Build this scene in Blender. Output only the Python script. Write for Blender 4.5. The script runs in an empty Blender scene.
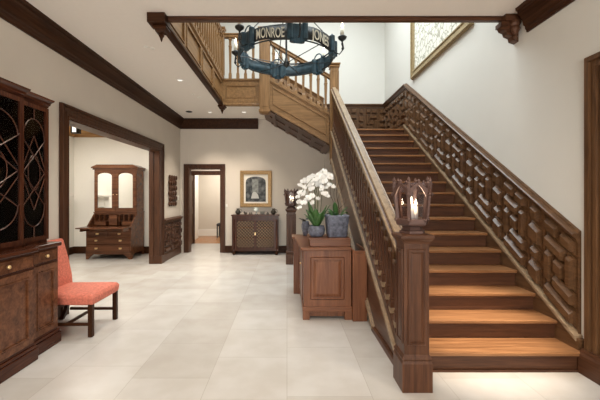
import bpy, math, random
from mathutils import Vector, Matrix
random.seed(7)
SC = bpy.context.scene
COL = SC.collection
PI = math.pi

# ------------------------------------------------------------------ dimensions
XL, XR, YB, YF, HC = -2.76, 2.53, 8.93, -3.2, 3.447
CAMZ, F = 1.49, 345.0
R_, T_ = 0.17, 0.275            # riser, tread
Y1 = 2.885                      # first nosing
NST = 17
WX0, WY0, WY1 = -1.41, 3.77, 7.42   # stairwell opening
UP = 3.91                       # upper floor level
UPC = 6.5                       # upper ceiling

def nz(y):                      # height of the nosing line of the lower flight
    return R_ * (1 + (y - Y1) / T_)

# ------------------------------------------------------------------ materials
def new_mat(name):
    m = bpy.data.materials.new(name); m.use_nodes = True
    nt = m.node_tree; b = nt.nodes['Principled BSDF']
    return m, nt, b

def plain(name, col, rough=0.5, metal=0.0, noise=0.0, nscale=20, bump=0.0, spec=0.5):
    m, nt, b = new_mat(name)
    b.inputs['Roughness'].default_value = rough
    b.inputs['Metallic'].default_value = metal
    b.inputs['Specular IOR Level'].default_value = spec
    tc = nt.nodes.new('ShaderNodeTexCoord')
    nn = nt.nodes.new('ShaderNodeTexNoise'); nn.inputs['Scale'].default_value = nscale
    nn.inputs['Detail'].default_value = 4
    nt.links.new(tc.outputs['Object'], nn.inputs['Vector'])
    cr = nt.nodes.new('ShaderNodeValToRGB')
    cr.color_ramp.elements[0].position = 0.3; cr.color_ramp.elements[1].position = 0.7
    cr.color_ramp.elements[0].color = tuple(c * (1 - noise) for c in col) + (1,)
    cr.color_ramp.elements[1].color = tuple(min(1, c * (1 + noise)) for c in col) + (1,)
    nt.links.new(nn.outputs['Fac'], cr.inputs['Fac'])
    nt.links.new(cr.outputs['Color'], b.inputs['Base Color'])
    if bump:
        bp = nt.nodes.new('ShaderNodeBump'); bp.inputs['Strength'].default_value = bump
        bp.inputs['Distance'].default_value = 0.01
        nt.links.new(nn.outputs['Fac'], bp.inputs['Height']); nt.links.new(bp.outputs['Normal'], b.inputs['Normal'])
    return m

def wood(name, dark, light, axis='z', rough=0.34, scale=1.0, spec=0.28):
    m, nt, b = new_mat(name)
    b.inputs['Specular IOR Level'].default_value = spec
    tc = nt.nodes.new('ShaderNodeTexCoord')
    mp = nt.nodes.new('ShaderNodeMapping')
    s = [14 * scale] * 3; s['xyz'.index(axis)] = 0.9 * scale
    mp.inputs['Scale'].default_value = s
    nt.links.new(tc.outputs['Object'], mp.inputs['Vector'])
    n1 = nt.nodes.new('ShaderNodeTexNoise'); n1.inputs['Scale'].default_value = 1.6
    n1.inputs['Detail'].default_value = 6; n1.inputs['Distortion'].default_value = 0.8
    n2 = nt.nodes.new('ShaderNodeTexNoise'); n2.inputs['Scale'].default_value = 7
    n2.inputs['Detail'].default_value = 3
    nt.links.new(mp.outputs['Vector'], n1.inputs['Vector']); nt.links.new(mp.outputs['Vector'], n2.inputs['Vector'])
    mx = nt.nodes.new('ShaderNodeMath'); mx.operation = 'MULTIPLY_ADD'
    mx.inputs[1].default_value = 0.35
    nt.links.new(n2.outputs['Fac'], mx.inputs[0])
    m2 = nt.nodes.new('ShaderNodeMath'); m2.operation = 'MULTIPLY'; m2.inputs[1].default_value = 0.75
    nt.links.new(n1.outputs['Fac'], m2.inputs[0]); nt.links.new(m2.outputs[0], mx.inputs[2])
    cr = nt.nodes.new('ShaderNodeValToRGB')
    cr.color_ramp.elements[0].position = 0.36; cr.color_ramp.elements[1].position = 0.72
    cr.color_ramp.elements[0].color = dark + (1,); cr.color_ramp.elements[1].color = light + (1,)
    nt.links.new(mx.outputs[0], cr.inputs['Fac'])
    nt.links.new(cr.outputs['Color'], b.inputs['Base Color'])
    b.inputs['Roughness'].default_value = rough
    return m

def emit(name, col, strength):
    m = bpy.data.materials.new(name); m.use_nodes = True
    nt = m.node_tree; nt.nodes.clear()
    o = nt.nodes.new('ShaderNodeOutputMaterial'); e = nt.nodes.new('ShaderNodeEmission')
    e.inputs['Color'].default_value = col + (1,); e.inputs['Strength'].default_value = strength
    nt.links.new(e.outputs[0], o.inputs[0]); return m

def glass(name, tint=(1, 1, 1), gloss=0.12):
    m = bpy.data.materials.new(name); m.use_nodes = True
    nt = m.node_tree; nt.nodes.clear()
    o = nt.nodes.new('ShaderNodeOutputMaterial'); mx = nt.nodes.new('ShaderNodeMixShader')
    t = nt.nodes.new('ShaderNodeBsdfTransparent'); t.inputs['Color'].default_value = tint + (1,)
    g = nt.nodes.new('ShaderNodeBsdfGlossy'); g.inputs['Roughness'].default_value = 0.03
    fr = nt.nodes.new('ShaderNodeFresnel'); fr.inputs['IOR'].default_value = 1.45
    nt.links.new(fr.outputs[0], mx.inputs['Fac'])
    nt.links.new(t.outputs[0], mx.inputs[1]); nt.links.new(g.outputs[0], mx.inputs[2])
    nt.links.new(mx.outputs[0], o.inputs[0]); return m

def floor_mat():
    m, nt, b = new_mat('limestone_tiles')
    tc = nt.nodes.new('ShaderNodeTexCoord'); mp = nt.nodes.new('ShaderNodeMapping')
    mp.inputs['Rotation'].default_value = (0, 0, PI / 2)
    mp.inputs['Location'].default_value = (0.53, 0.0, 0)
    nt.links.new(tc.outputs['Object'], mp.inputs['Vector'])
    br = nt.nodes.new('ShaderNodeTexBrick')
    br.offset = 0.45; br.offset_frequency = 2; br.squash = 1.25; br.squash_frequency = 3
    br.inputs['Scale'].default_value = 1
    br.inputs['Brick Width'].default_value = 0.66; br.inputs['Row Height'].default_value = 0.63
    br.inputs['Mortar Size'].default_value = 0.0025; br.inputs['Mortar Smooth'].default_value = 0.2
    br.inputs['Color1'].default_value = (0.505, 0.482, 0.452, 1)
    br.inputs['Color2'].default_value = (0.575, 0.560, 0.538, 1)
    br.inputs['Mortar'].default_value = (0.43, 0.405, 0.37, 1)
    nt.links.new(mp.outputs['Vector'], br.inputs['Vector'])
    n = nt.nodes.new('ShaderNodeTexNoise'); n.inputs['Scale'].default_value = 3.0; n.inputs['Detail'].default_value = 6
    nt.links.new(tc.outputs['Object'], n.inputs['Vector'])
    cr = nt.nodes.new('ShaderNodeValToRGB')
    cr.color_ramp.elements[0].color = (0.90, 0.88, 0.86, 1); cr.color_ramp.elements[1].color = (1.0, 1.0, 1.0, 1)
    cr.color_ramp.elements[0].position = 0.35; cr.color_ramp.elements[1].position = 0.65
    nt.links.new(n.outputs['Fac'], cr.inputs['Fac'])
    mx = nt.nodes.new('ShaderNodeMix'); mx.data_type = 'RGBA'; mx.blend_type = 'MULTIPLY'
    mx.inputs['Factor'].default_value = 1
    nt.links.new(br.outputs['Color'], mx.inputs['A']); nt.links.new(cr.outputs['Color'], mx.inputs['B'])
    nt.links.new(mx.outputs['Result'], b.inputs['Base Color'])
    b.inputs['Roughness'].default_value = 0.27
    return m

WD, WLt = (0.034, 0.013, 0.0065), (0.104, 0.043, 0.021)     # walnut: joinery
OD, OL = (0.135, 0.068, 0.025), (0.285, 0.158, 0.068)         # upper stair wood, lightened in colour for the stronger stairwell light
MD, ML = (0.028, 0.0075, 0.0037), (0.082, 0.025, 0.011)         # mahogany furniture
W = {}
for ax in 'xyz':
    W['walnut_' + ax] = wood('walnut_' + ax, WD, WLt, ax)
    W['oak_' + ax] = wood('oak_' + ax, OD, OL, ax)
    W['mahogany_' + ax] = wood('mahogany_' + ax, MD, ML, ax, 0.25)
    W['crown_' + ax] = wood('crown_' + ax, (0.020, 0.0072, 0.0032), (0.054, 0.021, 0.009), ax, 0.4, 1.0, 0.12)
    W['panel_' + ax] = wood('panel_' + ax, (0.054, 0.025, 0.011), (0.135, 0.068, 0.031), ax, 0.30, 1.0, 0.34)
    W['beam_' + ax] = wood('beam_' + ax, (0.22, 0.11, 0.04), (0.42, 0.24, 0.10), ax)
    W['pale_' + ax] = wood('pale_' + ax, (0.17, 0.112, 0.066), (0.34, 0.245, 0.155), ax, 0.3, 1.0, 0.4)  # rail and string wood with its lit highlights painted in as pale
    W['rail_' + ax] = wood('rail_' + ax, (0.095, 0.055, 0.030), (0.215, 0.138, 0.080), ax, 0.28, 1.0, 0.5)
    W['chest_' + ax] = wood('chest_' + ax, (0.100, 0.036, 0.018), (0.215, 0.088, 0.043), ax, 0.32)
W['burr'] = wood('burr_walnut', (0.052, 0.0175, 0.008), (0.165, 0.064, 0.028), 'x', 0.25, 0.6)
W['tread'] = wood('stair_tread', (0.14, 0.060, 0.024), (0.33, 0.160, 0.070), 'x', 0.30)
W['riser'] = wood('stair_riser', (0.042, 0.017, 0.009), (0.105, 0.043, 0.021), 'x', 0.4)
W['hall_floor'] = wood('hall_floorboards', (0.22, 0.09, 0.03), (0.42, 0.20, 0.08), 'x', 0.25)
M = dict(
    wall=plain('wall_paint', (0.62, 0.565, 0.495), 0.85, noise=0.02, nscale=3),
    wallup=plain('wall_paint_daylit', (0.61, 0.60, 0.56), 0.85, noise=0.01, nscale=3),  # same wall paint, cooled to put the stairwell daylight into its colour
    white=plain('white_paint', (0.80, 0.78, 0.73), 0.7, noise=0.01),
    ceil=plain('ceiling_paint', (0.81, 0.765, 0.71), 0.9, noise=0.01),
    floor=floor_mat(),
    dark=plain('dark_recess', (0.012, 0.008, 0.007), 0.6),
    brass=plain('brass', (0.75, 0.55, 0.28), 0.3, 1.0),
    silver=plain('silver_metal', (0.75, 0.73, 0.70), 0.25, 1.0),
    copper=plain('lantern_bronze', (0.085, 0.045, 0.036), 0.5, 0.3, 0.15, 30),
    iron=plain('black_iron', (0.025, 0.027, 0.028), 0.45, 0.4, 0.2, 40),
    teal=plain('blue_painted_iron', (0.026, 0.058, 0.080), 0.5, 0.1, 0.45, 14),
    gilt=plain('gilt_frame', (0.30, 0.185, 0.075), 0.4, 0.45, 0.25, 30, 0.4),
    palegilt=plain('antique_gilt_frame', (0.34, 0.26, 0.14), 0.5, 0.3, 0.3, 40, 0.4),
    mat_board=plain('cream_mount', (0.80, 0.76, 0.68), 0.8),
    letter=plain('bone_lettering', (0.72, 0.68, 0.56), 0.5),
    red=plain('red_damask', (0.58, 0.165, 0.11), 0.75, 0, 0.22, 45, 0.2),
    pot=plain('blue_grey_glaze', (0.120, 0.132, 0.175), 0.5, 0, 0.5, 26, 0.4),
    leaf=plain('orchid_leaf', (0.045, 0.115, 0.030), 0.35, 0, 0.3, 12),
    stem=plain('orchid_stem', (0.10, 0.12, 0.04), 0.5),
    twig=plain('brown_twig', (0.10, 0.055, 0.03), 0.7),
    petal=plain('white_petal', (0.86, 0.86, 0.84), 0.6, 0, 0.03, 20),
    lip=plain('orchid_lip', (0.75, 0.62, 0.30), 0.6),
    china=plain('porcelain', (0.72, 0.78, 0.72), 0.2, 0, 0.3, 30),
    candle=plain('candle_wax', (0.82, 0.78, 0.66), 0.5),
    glass=glass('clear_glass'),
    plastic=plain('white_plastic', (0.75, 0.73, 0.68), 0.4),
    bulb=emit('bulb_glow', (1.0, 0.80, 0.52), 6),
    lens=emit('downlight_glow', (1.0, 0.92, 0.82), 0.75),
    lamp=emit('lamp_glow', (1.0, 0.92, 0.78), 1.2),
    bronze=plain('dark_bronze', (0.055, 0.050, 0.040), 0.35, 0.6, 0.3, 30),
    wire=plain('lattice_wire', (0.42, 0.27, 0.16), 0.45, 0.4),
    lglass=glass('lantern_glass', (0.80, 0.78, 0.84)),
    blk=plain('black_leather', (0.015, 0.015, 0.016), 0.5),
)
m, nt, b = new_mat('mirror_silver')
b.inputs['Metallic'].default_value = 1; b.inputs['Roughness'].default_value = 0.02
b.inputs['Base Color'].default_value = (0.86, 0.86, 0.84, 1); M['mirror'] = m

# ------------------------------------------------------------------ mesh builder
JIT = random.Random(3)
class MB:
    def __init__(s): s.v, s.f = [], []
    def add(s, vs, fs):
        o = len(s.v); s.v += [tuple(p) for p in vs]; s.f += [tuple(i + o for i in f) for f in fs]; return s
    def hexa(s, p):   # 8 points: 4 bottom ring, 4 top ring
        return s.add(p, [(3, 2, 1, 0), (4, 5, 6, 7), (0, 1, 5, 4), (1, 2, 6, 5), (2, 3, 7, 6), (3, 0, 4, 7)])
    def box(s, x0, x1, y0, y1, z0, z1):
        e = lambda: JIT.uniform(0, 0.0007)
        x0, y0 = x0 + e(), y0 + e(); x1, y1, z1 = x1 - e(), y1 - e(), z1 - e()
        if z0 > 0.001: z0 += e()
        return s.hexa([(x0, y0, z0), (x1, y0, z0), (x1, y1, z0), (x0, y1, z0), (x0, y0, z1), (x1, y0, z1), (x1, y1, z1), (x0, y1, z1)])
    def loft(s, rings, closed=False, caps=True):
        n = len(rings[0]); vs = [p for r in rings for p in r]; fs = []
        m_ = len(rings)
        for i in range(m_ if closed else m_ - 1):
            a, b_ = i * n, ((i + 1) % m_) * n
            for j in range(n):
                k = (j + 1) % n
                fs.append((a + j, a + k, b_ + k, b_ + j))
        if caps and not closed:
            fs.append(tuple(range(n - 1, -1, -1))); fs.append(tuple((m_ - 1) * n + j for j in range(n)))
        return s.add(vs, fs)
    def prism(s, poly, axis, a, b_):    # 2D polygon extruded along an axis
        def P(q, t):
            return {'x': (t, q[0], q[1]), 'y': (q[0], t, q[1]), 'z': (q[0], q[1], t)}[axis]
        return s.loft([[P(q, a) for q in poly], [P(q, b_) for q in poly]])
    def lathe(s, cx, cy, prof, n=16, rot=0.0, sx=1, sy=1):
        rings = [[(cx + sx * r * math.cos(rot + 2 * PI * i / n), cy + sy * r * math.sin(rot + 2 * PI * i / n), z) for i in range(n)] for r, z in prof]
        return s.loft(rings)
    def square(s, cx, cy, prof):        # square section, prof of (half width, z)
        return s.loft([[(cx - h, cy - h, z), (cx + h, cy - h, z), (cx + h, cy + h, z), (cx - h, cy + h, z)] for h, z in prof])
    def tube(s, pts, r, n=6, closed=False):
        pts = [Vector(p) for p in pts]; m_ = len(pts); rings = []
        rr = r if isinstance(r, (list, tuple)) else [r] * m_
        up = Vector((0, 0, 1)); prev = None
        for i, p in enumerate(pts):
            if closed: d = pts[(i + 1) % m_] - pts[i - 1]
            else: d = pts[min(i + 1, m_ - 1)] - pts[max(i - 1, 0)]
            d.normalize()
            if prev is None:
                a = d.cross(up)
                if a.length < 1e-3: a = d.cross(Vector((1, 0, 0)))
            else:
                a = prev - d * prev.dot(d)
                if a.length < 1e-4: a = d.cross(up)
            a.normalize(); prev = a; c = d.cross(a)
            rings.append([p + rr[i] * (a * math.cos(2 * PI * k / n) + c * math.sin(2 * PI * k / n)) for k in range(n)])
        return s.loft(rings, closed)
    def bar(s, p, q, w, h=None):        # rectangular bar between two points
        p, q = Vector(p), Vector(q); h = h or w; d = (q - p).normalized()
        a = d.cross(Vector((0, 0, 1)))
        if a.length < 1e-3: a = Vector((1, 0, 0))
        a.normalize(); c = a.cross(d); rings = []
        for e in (p, q):
            rings.append([e - a * w / 2 - c * h / 2, e + a * w / 2 - c * h / 2, e + a * w / 2 + c * h / 2, e - a * w / 2 + c * h / 2])
        return s.loft(rings)
    def ball(s, c, rx, ry=None, rz=None, n=10, m_=7):
        ry = ry or rx; rz = rz or rx; rings = []
        for i in range(m_ + 1):
            t = -PI / 2 + PI * i / m_; r = max(math.cos(t), 0.02)
            rings.append([(c[0] + rx * r * math.cos(2 * PI * k / n), c[1] + ry * r * math.sin(2 * PI * k / n), c[2] + rz * math.sin(t)) for k in range(n)])
        return s.loft(rings)
    def sweep(s, pts, prof, side=1):    # profile (u out, v up) along a path; u to the right of the travel (side=1)
        P = [Vector(p) for p in pts]; rings = []
        def nrm(a, b_):
            d = b_ - a; l = math.hypot(d.x, d.y)
            return Vector((d.y / l * side, -d.x / l * side, 0))
        for i, p in enumerate(P):
            n1 = nrm(P[i - 1], p) if i else nrm(p, P[1])
            n2 = nrm(p, P[i + 1]) if i < len(P) - 1 else n1
            mm = (n1 + n2) / (1 + n1.dot(n2)) if n1.dot(n2) > -0.9 else n1
            rings.append([p + mm * u + Vector((0, 0, v)) for u, v in prof])
        return s.loft(rings)
    def block(s, O, U, V, N, u0, u1, v0, v1, h, bev, base=0.0):   # raised block with sloping edges on a plane
        def P(u, v, n): return tuple(O[i] + U[i] * u + V[i] * v + N[i] * n for i in range(3))
        h = h + JIT.uniform(-0.0004, 0.0004)
        bu = min(bev, (u1 - u0) * 0.45); bv = min(bev, (v1 - v0) * 0.45)
        return s.hexa([P(u0, v0, base), P(u1, v0, base), P(u1, v1, base), P(u0, v1, base),
                       P(u0 + bu, v0 + bv, h), P(u1 - bu, v0 + bv, h), P(u1 - bu, v1 - bv, h), P(u0 + bu, v1 - bv, h)])
    def ring_frame(s, O, U, V, N, u0, u1, v0, v1, w, h, base=0.0, bev=0.0):   # picture-frame moulding
        def P(u, v, n): return tuple(O[i] + U[i] * u + V[i] * v + N[i] * n for i in range(3))
        out = [(u0, v0), (u1, v0), (u1, v1), (u0, v1)]; inn = [(u0 + w, v0 + w), (u1 - w, v0 + w), (u1 - w, v1 - w), (u0 + w, v1 - w)]
        o2 = [(u0 + bev, v0 + bev), (u1 - bev, v0 + bev), (u1 - bev, v1 - bev), (u0 + bev, v1 - bev)]
        vs = [P(*q, base) for q in out] + [P(*q, h) for q in o2] + [P(*q, h) for q in inn] + [P(*q, base) for q in inn]
        fs = []
        for i in range(4):
            j = (i + 1) % 4
            for a in range(3):
                fs.append((a * 4 + i, a * 4 + j, a * 4 + 4 + j, a * 4 + 4 + i))
            fs.append((12 + i, 12 + j, j, i))
        return s.add(vs, fs)
    def mesh(s, name, mat, origin=(0, 0, 0), smooth=False):
        me = bpy.data.meshes.new(name); o = Vector(origin)
        me.from_pydata([tuple(Vector(p) - o) for p in s.v], [], s.f); me.validate()
        import bmesh
        bm = bmesh.new(); bm.from_mesh(me); bmesh.ops.recalc_face_normals(bm, faces=bm.faces); bm.to_mesh(me); bm.free()
        me.materials.append(mat)
        if smooth:
            for p in me.polygons: p.use_smooth = True
        return me

def world_loc(o):
    v = Vector((0, 0, 0))
    while o is not None:
        v += o.location; o = o.parent
    return v

def part(name, mb, mat, parent=None, smooth=False, bevel=0.0, label=None):
    """one mesh object, built in world coordinates"""
    org = world_loc(parent) if parent else Vector((0, 0, 0))
    o = bpy.data.objects.new(name, mb.mesh(name, mat, org, smooth)); COL.objects.link(o)
    if parent: o.parent = parent
    if bevel:
        md = o.modifiers.new('Bevel', 'BEVEL'); md.width = bevel; md.segments = 2; md.limit_method = 'ANGLE'; md.angle_limit = 0.7
    if label: o['label'] = label
    return o

def inst(name, me, parent, loc, rot=(0, 0, 0), scale=1.0):
    o = bpy.data.objects.new(name, me); COL.objects.link(o); o.parent = parent
    o.location = Vector(loc) - world_loc(parent); o.rotation_euler = rot; o.scale = (scale,) * 3
    return o

def thing(name, label, cat, loc, group=None):
    o = bpy.data.objects.new(name, None); COL.objects.link(o); o.location = loc; o.empty_display_size = 0.1
    return tag(o, label, cat, group)

def tag(o, label, cat, group=None):
    o['label'] = label; o['category'] = cat
    if group: o['group'] = group
    return o

def struct(name, mb, mat, label=None, smooth=False, bevel=0.0):
    o = part(name, mb, mat, None, smooth, bevel); o['kind'] = 'structure'
    if label: o['label'] = label
    return o

def cut_tree(o, label=None):       # a copy of a thing with its parts and sub-parts
    def cp(q, par):
        c = q.copy(); COL.objects.link(c); c.parent = par
        for ch in q.children: cp(ch, c)
        return c
    r = cp(o, None)
    if label: r['label'] = label
    return r

# ================================================================== SETTING
WT = 0.21
OY0, OY1, OZ = 4.33, 7.49, 2.46            # wide opening in the left wall
struct('floor', MB().box(-5.7, XR + 0.3, YF - 0.2, 10.6, -0.1, 0), M['floor'])
# left wall with the wide opening
mb = MB().box(XL - WT, XL, YF, OY0, 0, HC).box(XL - WT, XL, OY1, YB, 0, HC).box(XL - WT, XL, OY0, OY1, OZ, HC)
struct('wall_left', mb, M['wall'])
# back wall with doorway, running up into the stairwell
DX0, DX1, DZ = -2.55, -1.713, 2.176
mb = MB().box(XL - WT, DX0, YB, YB + 0.2, 0, HC + 0.2).box(DX0, DX1, YB, YB + 0.2, DZ, HC + 0.2).box(DX1, -0.6, YB, YB + 0.2, 0, HC + 0.2).prism([(-0.6, 0), (XR + 0.2, 0), (XR + 0.2, 2.7), (0.95, 2.7), (-0.4, 3.5), (-0.6, HC + 0.2)], 'y', YB, YB + 0.2)
struct('wall_back', mb, M['wall'])
mb = MB().box(XL - WT, -0.6, YB, YB + 0.2, HC + 0.2, UPC).prism([(-0.6, HC + 0.2), (-0.4, 3.5), (0.95, 2.7), (XR + 0.2, 2.7), (XR + 0.2, UPC), (-0.6, UPC)], 'y', YB, YB + 0.2)
struct('wall_back_upper', mb, M['wallup'])
# right wall with door opening near the camera
RY0, RY1, RZ = 1.55, 2.655, 2.40
mb = MB().box(XR, XR + 0.2, RY1, YB, 0, UPC).box(XR, XR + 0.2, YF, RY0, 0, HC).box(XR, XR + 0.2, RY0, RY1, RZ, HC).box(XR, XR + 0.2, RY0, RY1, HC, UPC)
struct('wall_right', mb, M['wallup'])
# front wall behind the viewer, with a window added to house the fill light
mb = MB().box(XL - WT, -2.2, YF - 0.2, YF, 0, HC).box(2.0, XR + 0.2, YF - 0.2, YF, 0, HC).box(-2.2, 2.0, YF - 0.2, YF, 2.9, HC).box(-2.2, 2.0, YF - 0.2, YF, 0, 0.3)
struct('wall_front', mb, M['wall'])
mb = MB()
for i in range(5):
    x = -2.2 + i * 1.05; mb.box(x - 0.03, x + 0.03, YF - 0.15, YF - 0.09, 0.3, 2.9)
for z in (0.33, 1.2, 2.05, 2.87): mb.box(-2.2, 2.0, YF - 0.15, YF - 0.09, z - 0.03, z + 0.03)
wn = struct('added_window_1', mb, W['walnut_z'])
part('pane', MB().box(-2.19, 1.99, YF - 0.125, YF - 0.119, 0.31, 2.89), M['glass'], wn)
# ceiling slab with the stairwell opening; its top is the upper floor
mb = MB().box(XL - WT, XR + 0.2, YF, WY0, HC, UP - 0.03).box(XL - WT, WX0, WY0, YB, HC, UP - 0.03).box(WX0, -0.56, WY1 + 0.04, YB, HC, UP - 0.03)
struct('ceiling', mb, M['ceil'])
mb = MB().box(XL - WT, XR + 0.2, 3.0, WY0, UP - 0.03, UP).box(XL - WT, WX0, WY0, YB, UP - 0.03, UP).box(WX0, -0.56, WY1 + 0.04, YB, UP - 0.03, UP)
struct('floor_upper', mb, W['tread'])
struct('wall_upper_left', MB().box(XL - WT, XL, 3.2, YB, UP, UPC), M['wall'])
struct('wall_upper_front', MB().box(XL - WT, XR, 3.2, 3.4, UP, UPC), M['wallup'])
struct('ceiling_upper', MB().box(XL - WT, XR + 0.2, 3.2, YB + 0.2, UPC, UPC + 0.1), M['white'])

# side room beyond the left opening
SX, SY = -5.43, 8.8
mb = MB().box(SX, XL - WT, SY, SY + 0.15, 0, 3.3)
struct('wall_side_room_back', mb, M['white'])
struct('wall_side_room_left', MB().box(SX - 0.15, SX, 2.6, SY + 0.15, 0, 3.3), M['white'])
struct('wall_side_room_front', MB().box(SX, XL - WT, 2.6, 2.75, 0, 3.3), M['white'])
struct('ceiling_side_room', MB().box(SX - 0.15, XL - WT, 2.6, SY + 0.15, 3.3, 3.4), M['white'])
# hall beyond the back doorway
struct('wall_hall_left', MB().box(-3.25, -3.1, YB + 0.2, 10.6, 0, 2.7), M['wall'])
struct('wall_hall_right', MB().box(-1.45, -1.3, YB + 0.2, 10.6, 0, 2.7), M['wall'])
mb = MB().box(-3.25, -2.88, 10.6, 10.75, 0, 2.7).box(-1.75, -1.3, 10.6, 10.75, 0, 2.7).box(-2.88, -1.75, 10.6, 10.75, 2.12, 2.7)
struct('wall_hall_back', mb, M['wall'])
struct('ceiling_hall', MB().box(-4.2, -1.0, YB + 0.2, 13.0, 2.7, 2.8), M['ceil'])
struct('floor_hall', MB().box(-4.2, -1.0, 10.6, 13.0, -0.1, 0), W['hall_floor'])
struct('wall_far_room', MB().box(-4.2, -1.0, 12.6, 12.75, 0, 2.7), M['wall'])
struct('wall_far_room_left', MB().box(-3.45, -3.08, 10.75, 12.0, 0, 2.7).box(-3.45, -3.3, 12.0, 12.6, 0, 2.7), M['white'])
struct('wall_far_room_right', MB().box(-1.15, -1.0, 10.75, 12.6, 0, 2.7), M['wall'])
struct('baseboard_far_room', MB().box(-3.3, -1.15, 12.57, 12.6, 0, 0.24), M['white'])

# crown mouldings
CROWN = [(0, -0.25), (0.018, -0.25), (0.022, -0.225), (0.032, -0.22), (0.034, -0.19), (0.05, -0.18), (0.06, -0.14), (0.078, -0.1), (0.1, -0.07), (0.112, -0.06), (0.114, -0.035), (0.132, -0.03), (0.135, 0), (0, 0)]
mb = MB().sweep([(XL, YF, HC), (XL, YB, HC), (-0.74, YB, HC)], CROWN)
struct('trim_1', mb, W['crown_y'], 'dark wood crown moulding along the top of the left wall')
mb = MB().sweep([(XR, 3.62, HC), (XR, YF, HC)], CROWN)
struct('trim_2', mb, W['crown_y'], 'dark wood crown moulding at the top of the right wall')
mb = MB().sweep([(SX, 2.75, 3.26), (SX, SY, 3.26), (XL - WT, SY, 3.26)], [(0, -0.3), (0.03, -0.3), (0.05, -0.2), (0.13, -0.06), (0.16, 0), (0, 0)])
struct('trim_3', mb, W['beam_x'])
struct('trim_4', MB().box(SX, XL - WT, 6.2, 6.45, 3.0, 3.3), W['beam_x'], 'wooden ceiling beam in the side room')

# casing of the wide opening: stepped moulding on the face, lined reveal
def casing(mb, O, U, N, u0, u1, top, w):
    def P(u, v, n): return tuple(O[i] + U[i] * u + N[i] * n + (v if i == 2 else 0) for i in range(3))
    for oa, ob, h in ((0.0, w, 0.022), (w * 0.80, w, 0.046), (w * 0.54, w * 0.70, 0.034), (w * 0.30, w * 0.42, 0.030), (0.004, w * 0.16, 0.032)):
        rings = []
        for su, (u, sv) in ((-1, (u0, 0)), (-1, (u0, 1)), (1, (u1, 1)), (1, (u1, 0))):
            rings.append([P(u + su * o, (top + o) if sv else 0.0, n) for o, n in ((oa, 0.001), (oa + 0.004, h), (ob - 0.004, h), (ob, 0.001))])
        mb.loft(rings)
mb = MB(); casing(mb, (XL, 0, 0), (0, 1, 0), (1, 0, 0), OY0, OY1, OZ, 0.155)
mb.box(XL - WT - 0.02, XL, OY1 - 0.02, OY1, 0, OZ).box(XL - WT - 0.02, XL, OY0, OY0 + 0.02, 0, OZ).box(XL - WT - 0.02, XL, OY0, OY1, OZ - 0.02, OZ)
mb.box(XL - WT - 0.01, XL + 0.05, OY1 - 0.028, OY1 + 0.16, 0, 0.17)
mb.box(XL - WT + 0.05, XL - WT + 0.08, OY1 - 0.035, OY1, 0, OZ)
mb.box(XL - WT - 0.03, XL - WT, OY1, OY1 + 0.15, 0, OZ + .15)
struct('trim_5', mb, W['walnut_z'], 'tall dark wood casing around the wide opening in the left wall')
mb = MB(); casing(mb, (0, YB, 0), (1, 0, 0), (0, -1, 0), DX0, DX1, DZ, 0.115)
mb.box(DX0, DX0 + 0.02, YB, YB + 0.2, 0, DZ).box(DX1 - 0.02, DX1, YB, YB + 0.2, 0, DZ).box(DX0, DX1, YB, YB + 0.2, DZ - 0.02, DZ)
struct('trim_6', mb, W['walnut_z'], 'dark wood casing of the doorway in the back wall')
mb = MB(); casing(mb, (0, 10.6, 0), (1, 0, 0), (0, -1, 0), -2.83, -1.78, 2.1, 0.13)
struct('trim_7', mb, W['walnut_z'])
mb = MB(); casing(mb, (XR, 0, 0), (0, 1, 0), (-1, 0, 0), RY0, RY1, RZ, 0.235)
mb.box(XR, XR + 0.2, RY1 - 0.02, RY1, 0, RZ).box(XR, XR + 0.2, RY0, RY0 + 0.02, 0, RZ).box(XR, XR + 0.2, RY0, RY1, RZ - 0.02, RZ)
struct('trim_8', mb, W['panel_z'], 'moulded wood door casing at the right end of the room')
mb = MB().sweep([(XR, RY1 + 0.245, 0), (XR, RY1 - 0.02, 0)], [(0, 0), (0.085, 0), (0.085, 0.155), (0.07, 0.175), (0.06, 0.2), (0, 0.2)])
struct('trim_9', mb, W['walnut_y'], 'plinth block at the foot of the right door casing')
# right-hand door
mb = MB().box(XR + 0.09, XR + 0.135, RY0 + 0.02, RY1 - 0.02, 0.005, RZ - 0.02)
O = (XR + 0.09, 0, 0)
for v0, v1 in ((0.15, 0.95), (1.1, 2.3)):
    for u0, u1 in ((RY0 + 0.1, RY0 + 0.52), (RY0 + 0.6, RY1 - 0.1)):
        mb.ring_frame(O, (0, 1, 0), (0, 0, 1), (-1, 0, 0), u0, u1, v0, v1, 0.03, 0.012)
d = struct('door_1', mb, W['panel_z'])
part('door_handle', MB().ball((XR + 0.04, RY0 + 0.12, 1.0), 0.03).tube([(XR + 0.1, RY0 + 0.12, 1.0), (XR + 0.04, RY0 + 0.12, 1.0)], 0.012), M['brass'], d, True)
# open door leaf in the back hall, against its left side
mb = MB().box(-2.90, -2.86, 9.75, 10.58, 0.01, 2.08)
for v0, v1 in ((0.2, 0.95), (1.1, 1.95)): mb.ring_frame((-2.86, 0, 0), (0, 1, 0), (0, 0, 1), (1, 0, 0), 9.85, 10.48, v0, v1, 0.03, 0.012)
d = struct('door_2', mb, W['walnut_z'])
part('door_handle', MB().ball((-2.82, 9.82, 1.0), 0.028).tube([(-2.86, 9.82, 1.0), (-2.82, 9.82, 1.0)], 0.01), M['brass'], d, True)

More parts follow.
